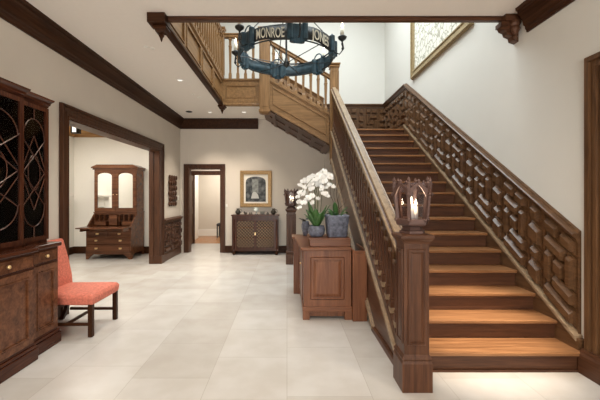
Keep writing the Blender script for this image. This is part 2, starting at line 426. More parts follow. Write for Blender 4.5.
# baseboards
BASE = [(0, 0), (0.03, 0), (0.03, 0.14), (0.022, 0.165), (0.014, 0.18), (0, 0.18)]
mb = MB().sweep([(DX1 + 0.117, YB, 0), (XR, YB, 0)], BASE)
struct('baseboard_back', mb, W['crown_x'])
mb = MB().sweep([(XL, YF, 0), (XL, OY0 - 0.155, 0)], BASE)
struct('baseboard_left', mb, W['crown_y'])
mb = MB().sweep([(SX, 2.75, 0), (SX, SY, 0), (XL - WT - .03, SY, 0)], BASE)
struct('baseboard_side_room', mb, W['crown_x'])

# geometric jacobean panelling: pattern of raised blocks, sheared along a slope where asked
def panelling(mb, O, U, V, N, length, height, flip=False):
    """raised blocks on a ground; U per metre of run (may climb), V up"""
    mb.block(O, U, V, N, 0, length, 0, height, 0.008, 0.0)
    unit = 0.62; n = max(1, round(length / unit)); k = length / (n * unit); kv = height / 0.8
    blocks = [(0.15, 0.25, 0.34, 0.46), (0.05, 0.26, 0.20, 0.30), (0.29, 0.36, 0.20, 0.46), (0.15, 0.36, 0.50, 0.60), (0.05, 0.11, 0.34, 0.60),
              (0.05, 0.36, 0.045, 0.15), (0.05, 0.17, 0.655, 0.755), (0.22, 0.36, 0.655, 0.755),
              (0.445, 0.575, 0.045, 0.20), (0.465, 0.555, 0.265, 0.355), (0.445, 0.575, 0.42, 0.57), (0.465, 0.555, 0.64, 0.755)]
    for i in range(n):
        b0 = i * unit
        for u0, u1, v0, v1 in blocks:
            uu0, uu1 = (b0 + u0) * k, (b0 + u1) * k
            mb.block(O, U, V, N, uu0 - 0.012, uu1 + 0.012, v0 * kv - 0.012, v1 * kv + 0.012, 0.024, 0.006)
            a0, a1, c0, c1 = uu0 + 0.002, uu1 - 0.002, v0 * kv + 0.002, v1 * kv + 0.002
            def P(u, v, n_): return tuple(O[q] + U[q] * u + V[q] * v + N[q] * n_ for q in range(3))
            led = min(0.030, (c1 - c0) * 0.35)      # broad sloping ledge on top, crisp on the other edges
            mb.hexa([P(a0, c0, 0.02), P(a1, c0, 0.02), P(a1, c1, 0.02), P(a0, c1, 0.02),
                     P(a0 + 0.007, c0 + 0.007, 0.062), P(a1 - 0.007, c0 + 0.007, 0.062), P(a1 - 0.007, c1 - led, 0.062), P(a0 + 0.007, c1 - led, 0.062)])
    mb_rail = 0.012
    for i in range(2 * n + 1):           # flat stiles
        u = (i // 2) * unit * k + (0 if i % 2 == 0 else 0.405 * k)
        mb.block(O, U, V, N, max(0, u - 0.014), min(length, u + 0.014), 0, height, 0.022, 0.003)

SL = R_ / T_
CAP = [(0, -0.075), (0.03, -0.075), (0.035, -0.055), (0.045, -0.05), (0.05, -0.03), (0.075, -0.02), (0.08, -0.002), (0.07, 0.008), (0.03, 0.012), (0.025, 0.025), (0, 0.03)]
YS, YL = 2.965, 7.29
mb = MB()
panelling(mb, (XR, YS, nz(YS) + 0.06), (0, 1, SL), (0, 0, 1), (-1, 0, 0), YL - YS, 0.82)
mb.sweep([(XR, YB, nz(YL) + 0.93), (XR, YL, nz(YL) + 0.93), (XR, YS, nz(YS) + 0.93)], CAP)
LZ = NST * R_
panelling(mb, (XR, YL, LZ + 0.1), (0, 1, 0), (0, 0, 1), (-1, 0, 0), YB - YL, 0.75)
mb.sweep([(XR, YB - .02, LZ), (XR, YL + 0.02, LZ)], [(0, 0), (0.045, 0), (0.045, 0.1), (0.03, 0.12), (0, 0.12)])
struct('trim_10', mb, W['panel_y'], 'carved geometric wood wainscot climbing the right wall beside the stairs')
mb = MB()
panelling(mb, (0.95, YB, LZ + 0.1), (1, 0, 0), (0, 0, 1), (0, -1, 0), XR - 0.95, 0.75)
mb.sweep([(0.95, YB, LZ + 0.93), (XR, YB, LZ + 0.93)], CAP)
mb.sweep([(0.95, YB, LZ), (XR, YB, LZ)], [(0, 0), (0.045, 0), (0.045, 0.1), (0.03, 0.12), (0, 0.12)])
struct('trim_11', mb, W['panel_x'], 'carved geometric wood wainscot on the back wall of the stair landing')
T2 = 0.295; SL2 = R_ / T2; X2 = 0.93
def nz2(x): return LZ + R_ * (1 + (X2 - x) / T2)
mb = MB()
panelling(mb, (0.95, YB, nz2(0.95) + 0.06), (-1, 0, SL2), (0, 0, 1), (0, -1, 0), 1.5, 0.82)
mb.sweep([(-0.55, YB, nz2(-0.55) + 0.93), (0.95, YB, nz2(0.95) + 0.93)], CAP)
struct('trim_12', mb, W['oak_x'], 'wood wainscot climbing the back wall behind the upper flight')
# wainscot left of the back doorway
mb = MB()
panelling(mb, (XL, OY1 + 0.17, 0.17), (0, 1, 0), (0, 0, 1), (1, 0, 0), YB - OY1 - 0.17, 0.68)
mb.sweep([(XL, OY1 + 0.157, 0.93), (XL, YB - 0.01, 0.93)], CAP)
mb.sweep([(XL, OY1 + 0.157, 0), (XL, YB - 0.01, 0)], BASE)
struct('trim_13', mb, W['walnut_y'], 'carved wood wainscot between the wide opening and the back doorway')

# edge of the stairwell: front beam trim with corner brackets, gallery fascia
mb = MB().box(WX0 - 0.02, XR, WY0 + 0.02, WY0 + 0.07, HC - 0.04, HC + 0.02)
mb.box(WX0, XR, WY0 + 0.001, WY0 + 0.04, HC, UP + 0.05)
struct('trim_14', mb, W['walnut_x'], 'thin dark wood beam edging the front of the stairwell opening')
def pendant(mb, x, y, z, s=1.0):
    mb.square(x, y, [(0.075 * s, z), (0.085 * s, z - 0.03 * s), (0.06 * s, z - 0.05 * s), (0.055 * s, z - 0.075 * s), (0.03 * s, z - 0.085 * s)])
    mb.lathe(x, y, [(0.02 * s, z - 0.08 * s), (0.035 * s, z - 0.105 * s), (0.02 * s, z - 0.13 * s), (0.012 * s, z - 0.16 * s), (0.003, z - 0.18 * s)], 10)
mb = MB()
O = (WX0, 0, 0); U, V, N = (0, 1, 0), (0, 0, 1), (1, 0, 0)
mb.box(WX0 - 0.02, WX0 + 0.006, WY0, WY1 + 0.02, HC, UP + 0.05)
n = 4; seg = (WY1 - WY0 - 0.12) / n
for i in range(n):
    a = WY0 + 0.06 + i * seg
    mb.ring_frame(O, U, V, N, a, a + seg, HC + 0.03, UP + 0.02, 0.05, 0.018)
    mb.ring_frame(O, U, V, N, a + 0.05, a + seg - 0.05, HC + 0.08, UP - 0.03, 0.022, 0.032, 0, 0.008)
FB = [(-0.04, -0.045), (0.03, -0.045), (0.05, -0.02), (0.035, 0.0), (0.035, 0.03), (0, 0.04), (-0.04, 0.04)]
FT = [(-0.05, 0.0), (0.02, 0.0), (0.045, 0.025), (0.05, 0.055), (-0.05, 0.055)]
# travelling towards +y along the left edge: right side is +x; then along the back edge (+x): right is -y
mb.sweep([(WX0 + 0.03, WY1, HC), (-0.58, WY1, HC)], FB)
mb.sweep([(WX0, WY0, UP + 0.015), (WX0, WY1, UP + 0.015), (-0.58, WY1, UP + 0.015)], FT)
O = (0, WY1, 0); U, N = (1, 0, 0), (0, -1, 0)
mb.box(WX0, -0.56, WY1 - 0.006, WY1 + 0.04, HC, UP + 0.05)
mb.ring_frame(O, U, V, N, WX0 + 0.02, -0.58, HC + 0.04, UP + 0.02, 0.08, 0.018)
mb.ring_frame(O, U, V, N, WX0 + 0.1, -0.66, HC + 0.12, UP - 0.06, 0.022, 0.026, 0, 0.008)
struct('trim_15', mb, W['oak_y'], 'panelled wood fascia along the edge of the upstairs gallery')
struct('trim_19', MB().sweep([(WX0, WY0, HC), (WX0, WY1 - 0.02, HC)], FB), W['crown_y'], 'dark wood moulding under the left gallery fascia')
mb = MB()
mb.box(WX0 - 0.09, WX0 + 0.1, WY0 - 0.08, WY0 + 0.1, HC - 0.1, HC + 0.0)
pendant(mb, WX0 + 0.02, WY0 + 0.05, HC - 0.1, 0.9)
b1 = struct('trim_16', mb, W['crown_x'], 'corner bracket with turned drop at the front left corner of the stairwell')
mb = MB(); pendant(mb, WX0 + 0.02, WY1 - 0.02, HC - 0.04, 1.0)
struct('trim_17', mb, W['crown_x'], 'turned wood drop at the back left corner of the gallery')
mb = MB().box(XR - 0.17, XR, WY0 - 0.05, WY0 + 0.08, HC - 0.07, HC)
mb.box(XR - 0.20, XR, WY0 - 0.02, WY0 + 0.09, HC - 0.115, HC - 0.07)
mb.prism([(XR, HC - 0.11), (XR - 0.19, HC - 0.11), (XR - 0.17, HC - 0.15), (XR - 0.13, HC - 0.165), (XR - 0.12, HC - 0.2), (XR - 0.07, HC - 0.22), (XR - 0.06, HC - 0.26), (XR, HC - 0.28)], 'y', WY0, WY0 + 0.08)
mb.lathe(XR - 0.055, WY0 - 0.03, [(0.05, HC - 0.07), (0.055, HC - 0.1), (0.04, HC - 0.13), (0.05, HC - 0.16), (0.03, HC - 0.2), (0.014, HC - 0.22), (0.022, HC - 0.25), (0.004, HC - 0.275)], 10)
struct('trim_18', mb, W['walnut_x'], 'scrolled wood bracket under the beam at the right wall')

# ================================================================== STAIRCASE
XO = 0.95                                   # outer face of the string
stair = thing('staircase', 'broad wooden staircase rising to the landing along the right wall', 'staircase', (1.7, Y1, 0))
for k in range(1, NST + 1):
    y = Y1 + (k - 1) * T_; z = k * R_
    yb = y + T_ + 0.035 if k < NST else YB
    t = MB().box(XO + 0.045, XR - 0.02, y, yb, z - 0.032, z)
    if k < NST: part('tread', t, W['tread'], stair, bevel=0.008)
    else:
        t.box(XO, XR - 0.02, y + 0.05, YB, z - 0.3, z - 0.03); part('landing', t, W['tread'], stair, bevel=0.006)
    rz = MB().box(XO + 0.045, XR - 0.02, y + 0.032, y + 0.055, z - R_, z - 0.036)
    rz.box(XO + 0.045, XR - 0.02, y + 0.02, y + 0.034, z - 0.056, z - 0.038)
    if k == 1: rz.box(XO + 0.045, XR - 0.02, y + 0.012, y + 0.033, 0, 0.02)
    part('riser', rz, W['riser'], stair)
# outer string: board, top moulding, bottom moulding, panel mouldings
YT = YL + 0.03
def strip(y0, y1, za, zb, x0, x1):
    return [(x0, y0, nz(y0) + za), (x1, y0, nz(y0) + za), (x1, y1, nz(y1) + za), (x0, y1, nz(y1) + za),
            (x0, y0, nz(y0) + zb), (x1, y0, nz(y0) + zb), (x1, y1, nz(y1) + zb), (x0, y1, nz(y1) + zb)]
yf = Y1 + (0.68 / R_ - 1) * T_              # where the bottom edge meets the floor
def zc(y): return max(0.0, nz(y) - 0.62)
mb = MB()
ya = 2.80
prof = [(ya, 0.0), (yf, 0.0), (YT, nz(YT) - 0.68), (YT, nz(YT) + 0.02), (ya, nz(ya) + 0.02)]
mb.prism(prof, 'x', XO, XO + 0.09)
part('string_board', mb, W['walnut_y'], stair)
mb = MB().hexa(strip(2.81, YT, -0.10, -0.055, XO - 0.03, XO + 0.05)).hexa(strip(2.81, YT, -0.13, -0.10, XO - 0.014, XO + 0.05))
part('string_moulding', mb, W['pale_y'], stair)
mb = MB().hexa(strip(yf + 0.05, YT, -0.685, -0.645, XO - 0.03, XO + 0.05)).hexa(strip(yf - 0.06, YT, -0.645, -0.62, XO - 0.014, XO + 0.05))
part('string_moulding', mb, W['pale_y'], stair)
mb = MB().sweep([(XO, 2.8, 0), (XO, yf + 0.1, 0)], [(0, 0), (0.022, 0), (0.022, 0.05), (0.01, 0.07), (0, 0.07)], side=-1)
part('base_moulding', mb, W['walnut_y'], stair)
mb = MB().hexa(strip(yf + 0.06, YT, -0.62, -0.55, XO + 0.05, XR - 0.03))
part('soffit', mb, W['walnut_y'], stair)
# wall string
mb = MB()
prof = [(2.93, 0.0), (yf, 0.0), (YT, nz(YT) - 0.6), (YT, nz(YT) + 0.06), (2.93, nz(2.93) + 0.06)]
mb.prism(prof, 'x', XR - 0.055, XR)
part('wall_string', mb, W['panel_y'], stair)
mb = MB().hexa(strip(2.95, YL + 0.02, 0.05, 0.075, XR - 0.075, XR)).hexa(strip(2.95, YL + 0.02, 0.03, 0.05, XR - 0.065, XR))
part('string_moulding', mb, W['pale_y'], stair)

# ---- balusters and newels (shared meshes)
def baluster_mesh(h, name, mat, w=0.024):
    p = [(w, 0), (w, 0.10), (w * 0.8, 0.112), (w * 0.95, 0.122), (w * 0.62, 0.14), (w * 0.78, h * 0.55), (w * 0.9, h - 0.2), (w * 1.05, h - 0.19), (w * 1.05, h - 0.17), (w * 0.8, h - 0.16), (w * 0.8, h - 0.05), (w * 1.15, h - 0.035), (w * 1.15, h)]
    return MB().square(0, 0, p).mesh(name, mat)
XB = 0.99
rail_c = 0.87
bal = thing('stair_balustrade', 'dark carved balustrade with highlights painted on its handrail along the open side of the stairs', 'balustrade', (XB, 2.71, 0))
def newel(parent, x, y, lbl=None, s=1.0):
    n_ = part('newel_post', MB().box(x - 0.095, x + 0.095, y - 0.095, y + 0.095, 0.26, 1.15), W['walnut_z'], parent, label=lbl)
    part('plinth', MB().square(x, y, [(0.114, 0), (0.114, 0.215), (0.105, 0.235), (0.112, 0.25), (0.1, 0.275), (0.095, 0.28)]), W['walnut_z'], n_)
    pm = MB()
    for (O, U, N) in (((x, y - 0.095, 0), (1, 0, 0), (0, -1, 0)), ((x - 0.095, y, 0), (0, 1, 0), (-1, 0, 0)), ((x + 0.095, y, 0), (0, 1, 0), (1, 0, 0)), ((x, y + 0.095, 0), (1, 0, 0), (0, 1, 0))):
        pm.ring_frame(O, U, (0, 0, 1), N, -0.07, 0.07, 0.35, 1.08, 0.016, 0.01, 0, 0.005)
        pm.block(O, U, (0, 0, 1), N, -0.045, 0.045, 0.375, 1.055, 0.006, 0.012)
    part('panel', pm, W['walnut_z'], n_)
    part('cap', MB().square(x, y, [(0.098, 1.12), (0.105, 1.14), (0.12, 1.155), (0.125, 1.165), (0.125, 1.182), (0.115, 1.19), (0.08, 1.195)]), W['walnut_x'], n_)
    return n_
NX, NY = 0.983, 2.71
newel(bal, NX, NY)
bm_h = 0.70
bmesh_low = baluster_mesh(bm_h, 'baluster', W['walnut_z'], 0.029)
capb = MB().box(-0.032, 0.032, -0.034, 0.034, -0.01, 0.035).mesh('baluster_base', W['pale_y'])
for k in range(1, NST):
    for j in (0.07, 0.2075):
        y = Y1 + (k - 1) * T_ + j; 
        if y < 2.84: continue
        # stand on the tread, reach the rail: bury the top in the rail
        o = inst('baluster', bmesh_low, bal, (XB, y, nz(y) + 0.005))
        o.scale = (1, 1, (rail_c - 0.1) / bm_h)
        q = inst('foot_block', capb, o, (XB, y, nz(y) + 0.02)); q.location = (0, 0, 0.015)
# handrail
RP = [(-0.052, -0.09), (-0.035, -0.1), (0.035, -0.1), (0.052, -0.09), (0.052, -0.055), (0.04, -0.045), (0.058, -0.03), (0.06, -0.012), (0.03, 0.0), (-0.03, 0.0), (-0.06, -0.012), (-0.058, -0.03), (-0.04, -0.045), (-0.052, -0.055)]
RB = [(-0.05, -0.095), (0.05, -0.095), (0.056, -0.075), (0.036, -0.066), (0.036, -0.05), (0.062, -0.042), (0.066, -0.024), (0.040, -0.020), (0.034, -0.012), (-0.034, -0.012), (-0.040, -0.020), (-0.066, -0.024), (-0.062, -0.042), (-0.036, -0.05), (-0.036, -0.066), (-0.056, -0.075)]
rail_path = [(XB, 2.79, nz(2.79) + rail_c), (XB, 7.26, nz(7.26) + rail_c)]
hr = part('handrail', MB().sweep(rail_path, RB), W['walnut_y'], bal)
part('grip', MB().sweep(rail_path, [(-0.033, -0.013), (0.033, -0.013), (0.038, 0.0), (0.03, 0.013), (-0.03, 0.013), (-0.038, 0.0)]), W['pale_y'], hr, label='handrail grip with its lit top painted pale')
part('bead', MB().sweep(rail_path, [(-0.072, -0.046), (-0.056, -0.048), (-0.052, -0.022), (-0.066, -0.02), (-0.074, -0.03)]), W['pale_y'], hr, label='rail side bead with its highlight painted pale')
part('bead', MB().sweep(rail_path, [(0.056, -0.048), (0.072, -0.046), (0.074, -0.03), (0.066, -0.02), (0.052, -0.022)]), W['pale_y'], hr, label='rail side bead with its highlight painted pale')
# little round arches between the balusters, under the rail
mb = MB()
ys = [Y1 + (k - 1) * T_ + j for k in range(1, NST) for j in (0.07, 0.2075)]
for a, b_ in zip(ys[:-1], ys[1:]):
    w = b_ - a; top = []; bot = []
    for i in range(9):
        t = i / 8; y = a + w * t
        c = math.sqrt(max(0, 1 - (2 * t - 1) ** 2))
        top.append((y, nz(y) + rail_c - 0.095)); bot.append((y, nz(y) + rail_c - 0.27 + 0.13 * c))
    for i in range(8):
        mb.prism([bot[i], bot[i + 1], top[i + 1], top[i]], 'x', XB - 0.042, XB + 0.042)
    mb.lathe(XB, a, [(0.026, nz(a) + rail_c - 0.31), (0.044, nz(a) + rail_c - 0.285), (0.046, nz(a) + rail_c - 0.25)], 8)
part('arcade', mb, W['panel_z'], bal)

# ---- upper flight across the back
YU = 7.38
up = thing('upper_staircase', 'short upper flight with panelled string climbing left from the landing', 'staircase', (0.2, YU, LZ))
for k in range(1, 7):
    x = X2 - (k - 1) * T2; z = LZ + k * R_
    if k < 6: part('tread', MB().box(x - T2 - 0.03, x, YU + 0.03, YB - .02, z - 0.035, z), W['tread'], up, bevel=0.006)
    part('riser', MB().box(x - 0.05, x - 0.028, YU + 0.03, YB - .02, z - R_, z - 0.03), W['riser'], up)
def zt(x): return nz2(x) + 0.14
def strip2(x0, x1, za, zb, y0, y1):
    return [(x0, y0, zt(x0) + za), (x1, y0, zt(x1) + za), (x1, y1, zt(x1) + za), (x0, y1, zt(x0) + za),
            (x0, y0, zt(x0) + zb), (x1, y0, zt(x1) + zb), (x1, y1, zt(x1) + zb), (x0, y1, zt(x0) + zb)]
XA, XE = -0.37, 0.90
part('string_board', MB().hexa(strip2(XA, XE, -0.62, 0.0, YU, YU + 0.05)), W['oak_x'], up)
part('string_moulding', MB().hexa(strip2(XA, XE, -0.02, 0.03, YU - 0.03, YU + 0.07)).hexa(strip2(XA, XE, -0.05, -0.02, YU - 0.015, YU + 0.05)), W['oak_x'], up)
part('string_moulding', MB().hexa(strip2(XA, XE, -0.635, -0.585, YU - 0.025, YU + 0.05)).hexa(strip2(XA, XE, -0.585, -0.56, YU - 0.012, YU + 0.05)), W['oak_x'], up)
mb = MB().ring_frame((XA, YU, zt(XA)), (1, 0, -SL2), (0, 0, 1), (0, -1, 0), 0.06, XE - XA - 0.06, -0.49, -0.11, 0.025, 0.016, 0, 0.008)
part('string_panel', mb, W['oak_x'], up)
mb = MB().hexa(strip2(-0.55, XE + 0.1, -0.62, -0.57, YU + 0.05, YB - 0.01))
for x in (-0.3, 0.0, 0.3, 0.6, 0.88): mb.hexa(strip2(x - 0.04, x + 0.04, -0.66, -0.61, YU + 0.05, YB - 0.02))
for y in (YU + 0.1, YU + 0.75, YB - 0.1): mb.hexa(strip2(-0.4, XE, -0.65, -0.61, y - 0.05, y + 0.05))
part('soffit', mb, W['walnut_x'], up)

ub = thing('upper_balustrade', 'oak balustrade of the upper flight above the landing, stairwell light painted into its tone', 'balustrade', (XB, YU, LZ))
def post(parent, x, y, z0, z1, w=0.085):
    p = part('newel_post', MB().box(x - w, x + w, y - w, y + w, z0, z1), W['oak_z'], parent)
    c = MB().square(x, y, [(w + 0.004, z1 - 0.06), (w + 0.02, z1 - 0.045), (w + 0.02, z1 - 0.03), (w + 0.005, z1 - 0.01), (w + 0.035, z1 + 0.01), (w + 0.035, z1 + 0.03), (w, z1 + 0.045), (w * 0.6, z1 + 0.05)])
    part('cap', c, W['oak_x'], p)
    pm = MB()
    for (O, U, N) in (((x, y - w, 0), (1, 0, 0), (0, -1, 0)), ((x + w, y, 0), (0, 1, 0), (1, 0, 0)), ((x - w, y, 0), (0, 1, 0), (-1, 0, 0))):
        pm.ring_frame(O, U, (0, 0, 1), N, -w + 0.025, w - 0.025, z0 + 0.08, z1 - 0.12, 0.015, 0.009, 0, 0.004)
    part('panel', pm, W['oak_z'], p)
    return p
post(ub, XB + .02, YU + 0.0, 2.15, 4.25)
p = post(ub, -0.475, YU + 0.0, 3.28, 5.0, 0.105)
mb = MB().square(-0.475, YU, [(0.12, 3.3), (0.12, 3.25), (0.09, 3.23), (0.05, 3.21)])
part('drop', mb, W['oak_z'], p)
bm_u = baluster_mesh(0.80, 'baluster', W['oak_z'], 0.034)
for i in range(8):
    x = 0.83 - i * 0.16
    inst('baluster', bm_u, ub, (x, YU + 0.02, zt(x) + 0.0))
mb = MB().sweep([(-0.4, YU + 0.02, zt(-0.4) + 0.86), (0.93, YU + 0.02, zt(0.93) + 0.86)], [(u * 1.0, v) for u, v in RP])
part('handrail', mb, W['oak_x'], ub)

gal = thing('gallery_balustrade', 'oak balustrade with stairwell light painted into its tone along the upstairs gallery at the left of the stairwell', 'balustrade', (WX0, 5.6, UP))
post(gal, WX0 + 0.0, WY1 - 0.02, UP + 0.07, UP + 1.12, 0.06)
post(gal, WX0 + 0.0, WY0 + 0.04, UP + 0.07, UP + 1.12, 0.06)
bm_g = baluster_mesh(0.88, 'baluster', W['oak_z'], 0.032)
n = 21
for i in range(n):
    inst('baluster', bm_g, gal, (WX0 + 0.0, WY0 + 0.2 + i * (WY1 - WY0 - 0.4) / (n - 1), UP + 0.07))
for i in range(4):
    inst('baluster', bm_g, gal, (WX0 + 0.19 + i * 0.165, WY1 - 0.0, UP + 0.07))
mb = MB().sweep([(WX0, WY0, UP + 1.05), (WX0, WY1, UP + 1.05), (-0.5, WY1, UP + 1.05)], RP)
part('handrail', mb, W['oak_y'], gal)

# ================================================================== LANTERNS
def lantern(x, y, z, label):
    t = thing('lantern', label, 'lantern', (x, y, z), 'newel post lanterns')
    n6 = 6; rot = PI / 6 * 0 + PI / 2 + PI / 6 * 0
    def hexring(r, zz): return [(x + r * math.cos(rot + PI / 6 + i * PI / 3), y + r * math.sin(rot + PI / 6 + i * PI / 3), zz) for i in range(6)]
    mb = MB().loft([hexring(0.10, z), hexring(0.10, z + 0.018), hexring(0.085, z + 0.025), hexring(0.07, z + 0.05), hexring(0.115, z + 0.06), hexring(0.125, z + 0.072), hexring(0.125, z + 0.09), hexring(0.11, z + 0.1)])
    part('base', mb, M['copper'], t)
    zb, ztp = z + 0.095, z + 0.385
    lo, hi = hexring(0.112, zb), hexring(0.142, ztp)
    fr = MB()
    for i in range(6):
        j = (i + 1) % 6
        a, b_, c, d_ = Vector(lo[i]), Vector(lo[j]), Vector(hi[j]), Vector(hi[i])
        fr.bar(a, d_, 0.024)
        fr.bar(a, b_, 0.03)
        # gabled plate with a pointed arch over each light
        cen = (c + d_) / 2; nrm = (cen - Vector((x, y, cen.z))).normalized()
        top, bot = [], []
        for q in range(13):
            tt = q / 12; u = abs(2 * tt - 1)
            base_ = d_.lerp(c, tt); dn = a.lerp(b_, tt)
            ar = 0.60 + 0.34 * (1 - u ** 1.35); gb = 0.84 + 0.19 * (1 - u)
            bot.append(dn.lerp(base_, ar if 0.05 < tt < 0.95 else 0.55)); top.append(dn.lerp(base_, gb))
        for q in range(12):
            fr.hexa([tuple(p + nrm * k) for k in (0.002, 0.016) for p in (bot[q], bot[q + 1], top[q + 1], top[q])])
        pk = top[6]; fr.lathe(pk.x + nrm.x * 0.009, pk.y + nrm.y * 0.009, [(0.012, pk.z - 0.01), (0.014, pk.z + 0.008), (0.003, pk.z + 0.022)], 6)
        # pinnacles
        fr.lathe(hi[i][0], hi[i][1], [(0.014, ztp - 0.02), (0.018, ztp), (0.010, ztp + 0.012), (0.014, ztp + 0.025), (0.002, ztp + 0.05)], 6)
        fr.lathe(d_.x + (d_.x - x) * 0.1, d_.y + (d_.y - y) * 0.1, [(0.004, ztp - 0.1), (0.014, ztp - 0.085), (0.004, ztp - 0.07)], 6)
        fr.ball((lo[i][0] + (lo[i][0] - x) * 0.12, lo[i][1] + (lo[i][1] - y) * 0.12, zb + 0.01), 0.016, n=8, m_=5)
    rt = hexring(0.136, ztp - 0.012); r2 = hexring(0.136, ztp + 0.004); r3 = hexring(0.12, ztp + 0.004); r4 = hexring(0.12, ztp - 0.012)
    fr.loft([rt, r2, r3, r4], True)
    part('frame', fr, M['copper'], t)
    gl = MB()
    for i in range(6):
        j = (i + 1) % 6
        gl.add([lo[i], lo[j], hi[j], hi[i]], [(0, 1, 2, 3)])
    part('glass', gl, M['lglass'], t)
    for dx, dy, h in ((-0.012, -0.02, 0.13), (0.04, 0.03, 0.11)):
        c = part('candle', MB().lathe(x + dx, y + dy, [(0.017, zb), (0.017, zb + h)], 10), M['candle'], t, True)
        part('bulb', MB().lathe(x + dx, y + dy, [(0.004, zb + h), (0.011, zb + h + 0.02), (0.009, zb + h + 0.035), (0.001, zb + h + 0.06)], 10), M['bulb'], c, True)
    return t
lantern(NX, NY, 1.195, 'hexagonal bronze glazed lantern with pointed arches on the large newel at the stair foot')
basement = thing('newel_post', 'panelled newel post standing beyond the orchid cabinet below the upper flight', 'newel post', (0.09, 7.5, 0))
newel(basement, 0.09, 7.5)
lantern(0.09, 7.5, 1.195, 'small distant bronze lantern on the post beyond the orchids')

# ================================================================== ORCHID CABINET
cab = thing('orchid_cabinet', 'low panelled mahogany cabinet against the stair string carrying the orchids', 'cabinet', (0.48, 4.5, 0))
mb = MB().box(0.20, 0.765, 4.13, 5.2, 0.10, 0.83).box(0.10, 0.5, 5.2, 5.5, 0, 0.83)
mb.box(0.19, 0.27, 4.115, 4.2, 0, 0.11).box(0.69, 0.775, 4.115, 4.2, 0, 0.11).box(0.195, 0.25, 5.1, 5.2, 0, 0.1).box(0.25, 0.70, 4.18, 5.1, 0.02, 0.1)
part('body', mb, W['chest_z'], cab, bevel=0.003)
mb = MB(); O = (0, 4.13, 0); U, V, N = (1, 0, 0), (0, 0, 1), (0, -1, 0)
mb.ring_frame(O, U, V, N, 0.20, 0.765, 0.16, 0.83, 0.08, 0.014).ring_frame(O, U, V, N, 0.28, 0.685, 0.24, 0.75, 0.03, 0.022, 0, 0.01).block(O, U, V, N, 0.32, 0.645, 0.28, 0.71, 0.010, 0.03)
part('front_panel', mb, W['chest_z'], cab)
mb = MB().box(0.185, 0.78, 4.10, 4.13, 0.10, 0.16).box(0.185, 0.20, 4.10, 5.2, 0.10, 0.16)
part('base_moulding', mb, W['chest_x'], cab, bevel=0.006)
mb = MB().prism([(0.165, 4.085), (0.775, 4.085), (0.775, 5.52), (0.075, 5.52), (0.075, 5.18), (0.115, 5.12)], 'z', 0.83, 0.862)
part('worktop', mb, W['chest_x'], cab, bevel=0.01)
part('door', MB().box(0.186, 0.20, 4.25, 5.1, 0.2, 0.8), W['chest_z'], cab)
part('knob', MB().ball((0.172, 4.4, 0.62), 0.014, n=8, m_=5), M['brass'], cab, True)
mb = MB().box(0.775, 0.945, 4.06, 4.32, 0, 0.80).box(0.775, 0.8, 4.06, 4.6, 0.8, 0.84).box(0.92, 0.945, 4.06, 4.6, 0.8, 0.845).box(0.775, 0.945, 4.06, 4.075, 0.8, 0.83)
part('end_pier', mb, W['chest_z'], cab, bevel=0.004)
pl = tag(part('plant_stand', MB().box(0.28, 0.775, 4.2, 4.62, 0.862, 0.945).box(0.265, 0.775, 4.185, 4.635, 0.945, 0.965), W['chest_x'], bevel=0.004), 'low wooden plinth under the orchid pots on the cabinet', 'plinth')

# ---- orchids
def petal_flower():
    mb = MB()
    def pet(ang, L, Wd, bend, z0=0.0):
        pts = []; n = 5
        ca, sa = math.cos(ang), math.sin(ang)
        left, right = [], []
        for i in range(n + 1):
            t = i / n; w = Wd * math.sin(PI * min(0.98, 0.12 + 0.85 * t)) ** 0.7 / 2
            r = L * t; zz = z0 + bend * t * t
            left.append((r * ca - w * sa, r * sa + w * ca, zz)); right.append((r * ca + w * sa, r * sa - w * ca, zz))
        vs = left + right; fs = [(i, i + 1, n + 2 + i, n + 1 + i) for i in range(n)]
        mb.add(vs, fs)
    for a in (PI / 2, PI / 2 + 2.2, PI / 2 - 2.2): pet(a, 0.036, 0.026, -0.006)
    for a in (0.15, PI - 0.15): pet(a, 0.042, 0.044, -0.004, 0.003)
    mb.ball((0, -0.006, 0.006), 0.006, n=6, m_=4)
    return mb.mesh('flower', M['petal'])
FL = petal_flower()
def bez(p0, p1, p2, p3, t):
    p0, p1, p2, p3 = map(Vector, (p0, p1, p2, p3)); u = 1 - t
    return p0 * u ** 3 + p1 * 3 * u * u * t + p2 * 3 * u * t * t + p3 * t ** 3
def leaf_mb(mb, base, ang, L, Wd, rise, droop):
    n = 7; left, right, mid = [], [], []
    for i in range(n + 1):
        t = i / n; r = L * t * 0.85; z = base[2] + rise * t - droop * t * t
        w = Wd * (math.sin(PI * (0.1 + 0.88 * t)) ** 0.8) / 2
        c, s_ = math.cos(ang), math.sin(ang)
        x, y = base[0] + r * c, base[1] + r * s_
        left.append((x - w * s_, y + w * c, z + w * 0.35)); right.append((x + w * s_, y - w * c, z + w * 0.35)); mid.append((x, y, z))
    vs = left + mid + right; fs = []
    for i in range(n):
        fs.append((i, i + 1, n + 2 + i, n + 1 + i)); fs.append((n + 1 + i, n + 2 + i, 2 * n + 3 + i, 2 * n + 2 + i))
    mb.add(vs, fs)
def solid(o, t=0.003):
    md = o.modifiers.new('Solidify', 'SOLIDIFY'); md.thickness = t; return o

